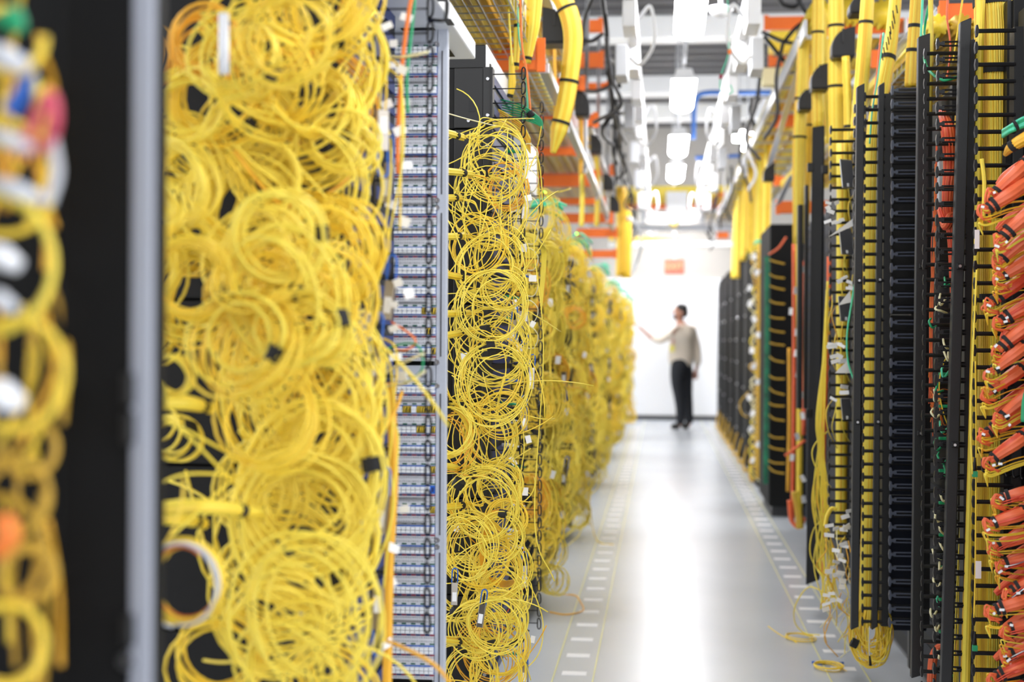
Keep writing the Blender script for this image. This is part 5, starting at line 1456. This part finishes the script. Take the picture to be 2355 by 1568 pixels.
for k in range(7):
    p = at(1880 + k * 9, 1470 + rnd(-8, 22), 5.6); p.z = 0.006
    o = MB().obox(p, Vector((rnd(0.012, 0.022), rnd(-0.01, 0.01), 0)), Vector((rnd(-0.004, 0.004), 0.006, 0)), Vector((0, 0, 0.005))).build('loose_plug', random.choice(('blue_plastic', 'pale_grey', 'black_plastic', 'green_cord')), bevel=0.002)
    tag(o, 'small loose plug lying on the floor among the cord tangle', 'connector', 'loose plugs on the floor')
bundle(pts((1924, 1172, 5.4), (1912, 1170, 5.4), (1902, 1188, 5.4), (1898, 1210, 5.4)), 0.008, 'short bent yellow boot above the low white tags', 'golden', 6, d=0.2)
# tall black open cover
t = thing('manager_cover', 'tall wide black cover standing open into the aisle', 'cable manager cover', at(1868, 1340, 6.0))
a, b0, c, d = at(1868, 292, 6.5), at(1894, 288, 6.42), at(1882, 1334, 6.42), at(1853, 1345, 6.5)
th = Vector((0.01, 0.03, 0))
V = [tuple(q) for q in (a, b0, c, d)] + [tuple(q + th) for q in (a, b0, c, d)]
MB().add(V, [(0, 1, 2, 3), (7, 6, 5, 4), (0, 4, 5, 1), (1, 5, 6, 2), (2, 6, 7, 3), (3, 7, 4, 0)]).build('panel', 'dull_black', t, bevel=0.004)
for u, v in ((1864, 385), (1897, 390), (1861, 950)):
    p = at(u, v, 6.4)
    MB().obox(p, Vector((0.014, 0, 0)), Vector((0, 0.01, 0)), Vector((0, 0, 0.02))).build('latch', 'black_plastic', t, bevel=0.004)
t = thing('rack_post', 'short black notched posts left of the tall black cover', 'rack', at(1845, 520, 7.2))
for u0, u1, v0 in ((1834, 1846, 470), (1850, 1858, 425)):
    MB().box(at(u0, 784, 7.3).x, at(u1, 784, 7.3).x, 7.3, 7.36, Zat(940, 7.3, 1845), Zat(v0, 7.3, 1845)).build('post', 'black_metal', t, bevel=0.004)

# ---- salmon & golden trunks beyond the tall cover
for (u0, u1, va, vb, w, Y, m, lab) in ((1826, 1822, 560, 1200, 9, 8.6, 'salmon', 'blurred salmon trunk beyond the tall black cover'), (1836, 1838, 480, 1210, 15, 8.5, 'bundle_yellow', 'blurred golden trunk beyond the tall black cover'),
                                      (1852, 1848, 600, 1000, 10, 8.3, 'salmon', 'second blurred salmon trunk just left of the tall black cover'), (1815, 1812, 800, 1130, 8, 8.9, 'amber', 'slim amber trunk beside the ribbed black rack'),
                                      (1828, 1840, 1130, 1215, 18, 8.5, 'ochre', 'drooping golden loop above the floor beyond the tall cover')):
    bundle(pts((u0, va, Y), ((u0 + u1) / 2 + 2, (va + vb) / 2, Y), (u1, vb, Y)), w / 2 * Y / FPX, lab, m, 9, d=0.25)
cord(pts((1805, 1048, 8.3), (1830, 1030, 8.3), (1852, 1012, 8.3)), 'salmon cord sticking out sideways before the ribbed black rack', None, 'salmon', 0.009)
cord(pts((1815, 1150, 8.6), (1820, 1195, 8.6), (1838, 1212, 8.6), (1850, 1190, 8.6)), 'salmon cord looping low beyond the tall cover', None, 'salmon', 0.014)
for k in range(12):
    plate(at(rnd(1815, 1852), 620 + k * 48, 8.2), 0.012, 0.02, 'white tag on the blurred trunks beyond the tall cover, %s from the top' % ordw(k + 1), group='white tags beyond the tall cover')
# ---- ribbed black rack with yellow ties
t = thing('equipment_rack', 'blurred black rack crossed by short yellow leads', 'rack', at(1790, 1160, 10.2))
MB().box(at(1770, 784, 10.2).x, at(1770, 784, 10.2).x + 0.6, 10.2, 11.2, 0.08, Zat(515, 10.2, 1790)).build('body', 'dull_black', t, bevel=0.01)
MB().box(at(1770, 784, 10.2).x + 0.03, at(1770, 784, 10.2).x + 0.55, 10.3, 11.1, 0.0, 0.08).build('plinth', 'rubber_dark', t)
for k, v in enumerate((605, 640, 665, 700, 735, 765, 795, 832, 874, 905, 936, 967, 1010, 1035, 1068, 1088)):
    cord(pts((1764, v - 12 + rnd(-6, 6), 10.0), (1780, v - 4, 10.1), (1804, v + rnd(-3, 3), 10.12)), 'short golden lead across the blurred black rack, %s from the top' % ordw(k + 1), 'golden leads across the blurred black rack', 'ochre', 0.0065)
cord(pts((1768, 585, 10), (1790, 570, 10), (1808, 545, 10)), 'brown cord at the top of the blurred black rack', None, 'salmon', 0.008)
# ---- fringe bay: pale and golden fringe with a green trunk
xq = at(1745, 784, 12.2).x
t = thing('equipment_rack', 'dark rack behind the pale and golden fringe of cords', 'rack', (xq + 0.3, 12.6, 0))
MB().box(xq - 0.0, xq + 0.6, 12.35, 13.4, 0.0, 2.0).build('body', 'black_matte', t, bevel=0.01)
MB().box(xq + 0.02, xq + 0.58, 12.31, 12.348, 0.1, 1.9).build('face_plate', 'graphite', t)
bundle(pts((1764, 590, 10.0), (1764, 800, 10.0), (1761, 1112, 10.0)), 0.017, 'green trunk between the golden fringe and the blurred black rack', 'deep_green', 10, d=0.25)
bundle(pts((1750, 560, 11.9), (1748, 800, 11.9), (1746, 1100, 11.9)), 0.03, 'golden trunk beside the green one', 'ochre', 10, d=0.25)
for k in range(46):
    v = 570 + k * 11.5
    u = rnd(1722, 1740)
    m = random.choice(('cream_cord', 'golden', 'ochre', 'cream_cord', 'lemon'))
    cord(pts((1752, v - 6, 12.0), (u + 8, v + rnd(-8, 4), 11.95), (u, v + 10, 11.9), (u + 12, v + 22, 11.95), (1746, v + rnd(14, 30), 12.0)), 'pale or golden cord of the fringe before the dark racks', 'fringe cords before the dark racks', m, 0.007, name='fringe_lead', per=5, sides=5)
for k in range(14):
    plate(at(rnd(1720, 1745), 590 + k * 36, 11.85), 0.02, 0.025, 'white tag in the fringe before the dark racks, %s from the top' % ordw(k + 1), group='white tags in the fringe')
for k in range(4):
    p = at(1735 + k * 9, 562 + rnd(-6, 6), 11.9)
    cord([p, p + Vector((0.03, 0, 0.03)), p + Vector((0.07, 0, -0.01))], 'green cord on top of the fringe before the dark racks', 'green cords on top of the fringe', 'mint_cord', 0.012)
cord(pts((1722, 900, 11.8), (1702, 925, 11.8), (1706, 950, 11.8), (1720, 960, 11.8)), 'golden cord looping out from the fringe', None, 'ochre', 0.006)
# ---- far black racks
fx = 0.855
for k, (y0, y1) in enumerate(((13.6, 15.0), (15.05, 16.5), (16.55, 18.0), (18.05, 19.6), (19.65, 21.4))):
    t = thing('equipment_rack', 'far black rack of the right row, %s from the back wall' % ordw(5 - k), 'rack', (fx + 0.3, (y0 + y1) / 2, 0), 'far black racks of the right row')
    MB().box(fx, fx + 0.7, y0, y1, 0.0, 2.13).build('body', 'dull_black', t, bevel=0.01)
    MB().box(fx - 0.03, fx - 0.0005, y0, y0 + 0.08, 0.03, 2.11).build('rail', 'dull_black', t)
    MB().box(fx - 0.012, fx - 0.0005, y0 + 0.1, y1 - 0.05, 0.1, 2.05).build('door', 'dull_black', t)
    mb = MB()
    for q in range(7):
        place('reflector', SCREW, (fx - 0.016, y0 + rnd(0.2, 1.0), 0.3 + q * 0.24), t).scale = (2.2, 2.2, 2.2)
for k in range(9):
    y = 12.8 + k * 0.95
    cord([(fx - 0.02, y, 0.25), (fx - 0.06, y - 0.03, 0.1), (fx - 0.05, y - 0.1, 0.02), (fx - 0.01, y - 0.15, 0.05)], 'golden cord curled at the foot of the far black racks, %s from the near end' % ordw(k + 1), 'cords at the foot of the far racks', 'ochre', 0.014, name='floor_cable')

# ================================================================== THE PERSON
PY = 20.1
PXc = at(1566, 984, PY).x


def skin_mesh(name, verts, edges, m, parent, sub=2):
    """verts: (x, y, z, rx, ry); root first"""
    me = bpy.data.meshes.new(name)
    base_ = WLOC[parent.name] if parent is not None else np.array((PXc, PY, 0.0))
    me.from_pydata([(v[0], v[1], v[2]) for v in verts], edges, [])
    o = bpy.data.objects.new(name, me)
    COL.objects.link(o)
    sk = o.modifiers.new('skin', 'SKIN')
    sk.use_smooth_shade = True
    for i, v in enumerate(verts):
        s = me.skin_vertices[0].data[i]
        s.radius = (v[3], v[4] if len(v) > 4 else v[3])
        s.use_root = (i == 0)
    sb = o.modifiers.new('sub', 'SUBSURF'); sb.levels = sb.render_levels = sub
    dg = bpy.context.evaluated_depsgraph_get()
    me2 = bpy.data.meshes.new_from_object(o.evaluated_get(dg))
    me2.name = name
    me2.materials.clear(); me2.materials.append(MATS[m])
    bpy.data.objects.remove(o)
    o2 = bpy.data.objects.new(name, me2)
    COL.objects.link(o2)
    for p in me2.polygons:
        p.use_smooth = True
    WLOC[o2.name] = base_
    if parent is not None:
        o2.parent = parent
    else:
        o2.location = base_.tolist()
    return o2


# facing the left row (-x); local coordinates, feet at z = 0, height about 1.76
# body: one continuous figure
BV = [(0.0, 0.0, 0.93, 0.085, 0.07),          # 0 pelvis
      (0.0, 0.0, 1.10, 0.09, 0.075), (-0.005, 0.0, 1.28, 0.12, 0.095), (0.0, 0.0, 1.42, 0.10, 0.08),   # 1 2 3
      (-0.01, 0.0, 1.50, 0.055, 0.055), (-0.03, 0.0, 1.555, 0.055, 0.055),       # 4 5 neck
      (-0.04, 0.0, 1.62, 0.085, 0.075), (-0.035, 0.0, 1.70, 0.082, 0.072), (-0.03, 0.0, 1.745, 0.045, 0.045),   # 6 7 8 head
      (-0.04, -0.16, 1.40, 0.055), (-0.20, -0.10, 1.30, 0.045), (-0.30, -0.06, 1.245, 0.04), (-0.42, 0.0, 1.285, 0.033), (-0.53, 0.04, 1.385, 0.024), (-0.575, 0.045, 1.425, 0.030, 0.016),   # 9-14 reaching arm
      (0.13, 0.14, 1.40, 0.055), (0.20, 0.17, 1.22, 0.045), (0.225, 0.17, 1.10, 0.04), (0.235, 0.14, 0.95, 0.032), (0.215, 0.11, 0.86, 0.024), (0.205, 0.10, 0.81, 0.030, 0.016),        # 15-20 hanging arm
      (-0.04, -0.09, 0.86, 0.085), (-0.05, -0.09, 0.68, 0.07), (-0.02, -0.09, 0.48, 0.055), (-0.005, -0.09, 0.30, 0.052), (-0.01, -0.09, 0.10, 0.036), (-0.045, -0.09, 0.045, 0.035), (-0.12, -0.09, 0.03, 0.03),   # 21-27
      (0.05, 0.09, 0.86, 0.085), (0.06, 0.09, 0.68, 0.07), (0.075, 0.09, 0.48, 0.055), (0.095, 0.09, 0.30, 0.052), (0.12, 0.09, 0.10, 0.036), (0.10, 0.08, 0.045, 0.035), (0.03, 0.06, 0.03, 0.03)]   # 28-34
BE = [(0, 1), (1, 2), (2, 3), (3, 4), (4, 5), (5, 6), (6, 7), (7, 8), (3, 9), (9, 10), (10, 11), (11, 12), (12, 13), (13, 14), (3, 15), (15, 16), (16, 17), (17, 18), (18, 19), (19, 20),
      (0, 21), (21, 22), (22, 23), (23, 24), (24, 25), (25, 26), (26, 27), (0, 28), (28, 29), (29, 30), (30, 31), (31, 32), (32, 33), (33, 34)]


def fingers(base_, dr, side, n0):
    """five finger chains rooted in the palm vertex n0; dr = pointing direction, side = across the palm"""
    dr, side = Vector(dr).normalized(), Vector(side).normalized()
    vs, es = [], []
    for k, (off, ln) in enumerate(((-0.027, 0.075), (-0.009, 0.085), (0.009, 0.08), (0.027, 0.062))):
        p0 = Vector(base_) + side * off + dr * 0.03
        nrm = dr.cross(side)
        q = [p0, p0 + dr * ln * 0.5, p0 + dr * ln * 0.85 + nrm * 0.012, p0 + dr * ln + nrm * 0.03]
        i0 = n0 + len(vs)
        vs += [(*p, 0.0095 if i < 2 else 0.008) for i, p in enumerate(q)]
        es += [('root', i0), (i0, i0 + 1), (i0 + 1, i0 + 2), (i0 + 2, i0 + 3)]
    p0 = Vector(base_) - side * 0.032
    q = [p0, p0 - side * 0.02 + dr * 0.03, p0 - side * 0.018 + dr * 0.06]
    i0 = n0 + len(vs)
    vs += [(*p, 0.0105) for p in q]
    es += [('root', i0), (i0, i0 + 1), (i0 + 1, i0 + 2)]
    return vs, es


for root, dr, sd in ((14, (-0.75, 0.05, 0.65), (0, 1, 0.1)), (20, (-0.1, -0.1, -1), (1, 0.2, -0.1))):
    vs, es = fingers(BV[root][:3], dr, sd, len(BV))
    BV += vs
    BE += [((root if a == 'root' else a), b0) for a, b0 in es]
body = skin_mesh('person', BV, BE, 'skin', None, 2)
tag(body, 'person in a cream sweater and black trousers reaching toward the left racks', 'person')
WLOC[body.name] = np.array((PXc, PY, 0.0))
# face pieces, hair, clothing
HC = Vector((-0.04, 0, 1.645))


def blob(name, c, r, m, parent, seg=12):
    V, F = [], []
    for i in range(seg // 2 + 1):
        ph = PI * i / (seg // 2)
        for j in range(seg):
            a = 2 * PI * j / seg
            V.append((c[0] + r[0] * math.sin(ph) * math.cos(a), c[1] + r[1] * math.sin(ph) * math.sin(a), c[2] + r[2] * math.cos(ph)))
    for i in range(seg // 2):
        for j in range(seg):
            F.append((i * seg + j, i * seg + (j + 1) % seg, (i + 1) * seg + (j + 1) % seg, (i + 1) * seg + j))
    return MB().add(np.array(V) + np.array((PXc, PY, 0)), F).build(name, m, parent, smooth=True)


blob('nose', (-0.135, -0.005, 1.655), (0.02, 0.013, 0.022), 'skin', body)
blob('hair', (0.0, 0.0, 1.70), (0.088, 0.088, 0.075), 'hair', body, 16)
blob('hair', (0.035, 0.0, 1.645), (0.06, 0.078, 0.075), 'hair', body, 16)
blob('beard', (-0.085, 0.0, 1.575), (0.042, 0.05, 0.032), 'hair', body, 14)
blob('mouth', (-0.122, 0.0, 1.605), (0.008, 0.022, 0.006), 'lanyard_red', body)
for s in (-1, 1):
    blob('ear', (0.005, s * 0.083, 1.635), (0.02, 0.01, 0.03), 'skin', body)
    blob('eye', (-0.108, s * 0.032, 1.672), (0.009, 0.012, 0.008), 'hair', body, 10)
SV = [(0.0, 0.0, 0.855, 0.175, 0.15), (0.0, 0.0, 1.0, 0.20, 0.16), (0.0, 0.0, 1.18, 0.195, 0.15), (0.01, 0.0, 1.37, 0.165, 0.13), (-0.004, 0.0, 1.475, 0.085, 0.08),
      (-0.04, -0.165, 1.40, 0.075), (-0.20, -0.105, 1.30, 0.062), (-0.30, -0.062, 1.245, 0.056), (-0.41, -0.005, 1.28, 0.047),
      (0.13, 0.145, 1.395, 0.085), (0.20, 0.175, 1.22, 0.066), (0.225, 0.175, 1.10, 0.06), (0.236, 0.142, 0.96, 0.052), (0.225, 0.12, 0.895, 0.044)]
SE = [(0, 1), (1, 2), (2, 3), (3, 4), (3, 5), (5, 6), (6, 7), (7, 8), (3, 9), (9, 10), (10, 11), (11, 12), (12, 13)]
skin_mesh('sweater', SV, SE, 'knit', body, 2)
TV = [(0.0, 0.0, 0.93, 0.16, 0.13), (0.0, 0.0, 1.05, 0.13, 0.11), (-0.05, -0.085, 0.84, 0.12), (-0.06, -0.09, 0.68, 0.10), (-0.03, -0.09, 0.48, 0.082), (-0.01, -0.09, 0.30, 0.07), (-0.01, -0.09, 0.06, 0.06),
      (0.06, 0.085, 0.84, 0.12), (0.07, 0.09, 0.68, 0.10), (0.085, 0.09, 0.48, 0.082), (0.105, 0.09, 0.30, 0.07), (0.12, 0.09, 0.06, 0.06)]
TE = [(0, 1), (0, 2), (2, 3), (3, 4), (4, 5), (5, 6), (0, 7), (7, 8), (8, 9), (9, 10), (10, 11)]
skin_mesh('trousers', TV, TE, 'trouser', body, 2)
for q in (((-0.01, -0.09, 0.065, 0.058), (-0.07, -0.09, 0.052, 0.052), (-0.15, -0.09, 0.042, 0.042)), ((0.12, 0.09, 0.065, 0.058), (0.07, 0.08, 0.052, 0.052), (0.0, 0.065, 0.042, 0.042))):
    skin_mesh('shoe', list(q), [(0, 1), (1, 2)], 'shoe', body, 2)
L = [(-0.03, -0.08, 1.50), (-0.06, -0.135, 1.42), (-0.10, -0.165, 1.30), (-0.125, -0.165, 1.19)]
MB().tube(smooth_path([Vector(p) + Vector((PXc, PY, 0)) for p in L], 6), 0.012, 8).build('lanyard', 'lanyard_red', body, smooth=True)
MB().obox((PXc - 0.13, PY - 0.17, 1.14), (0.028, -0.012, 0), (0.001, 0.003, 0), (0, 0, 0.045)).build('badge', 'badge_yellow', body)
a = Vector((PXc - 0.128, PY - 0.01, 1.61))
tag(MB().tube([a, a + Vector((-0.10, -0.01, 0.005))], [0.012, 0.013], 10).build('pen_cap', 'pale_blue', smooth=True), 'pale blue stick held between the lips of the person', 'pen')
h_ = Vector((PXc - 0.62, PY + 0.045, 1.47))
cord([h_, h_ + Vector((-0.04, -0.02, 0.04)), h_ + Vector((-0.12, -0.05, 0.02))], 'yellow cord held by the reaching person', None, 'golden', 0.006)

# the uncountable rest of the yellow cords: one object
V, F, mi = [], [], []
n0 = 0
for q, (m, mb) in enumerate(TANGLE.items()):
    vv = np.concatenate(mb.v)
    V.append(vv); F += [tuple(i + n0 for i in f) for f in mb.f]; mi += [q] * len(mb.f); n0 += len(vv)
me = bpy.data.meshes.new('patch_cable_tangle')
me.from_pydata(np.concatenate(V).tolist(), [], F)
for m in TANGLE:
    me.materials.append(MATS[m])
me.polygons.foreach_set('material_index', mi)
me.polygons.foreach_set('use_smooth', [True] * len(F))
o = place('patch_cable_tangle', me, (0, 0, 0))
tag(o, 'dense tangle of thin yellow cords filling the gaps of the cabled racks', 'cables'); o['kind'] = 'stuff'

# ================================================================== light and view
w = bpy.data.worlds.new('hall')
SC.world = w
w.use_nodes = True
bg = w.node_tree.nodes['Background']
bg.inputs['Color'].default_value = (0.95, 0.97, 1.0, 1)
bg.inputs['Strength'].default_value = 1.0
SC.view_settings.view_transform = 'Standard'
SC.view_settings.look = 'None'
SC.view_settings.gamma = 1.0
SC.view_settings.use_curve_mapping = False
SC.view_settings.exposure = 1.35
SC.cycles.max_bounces = 7
SC.cycles.use_denoising = True
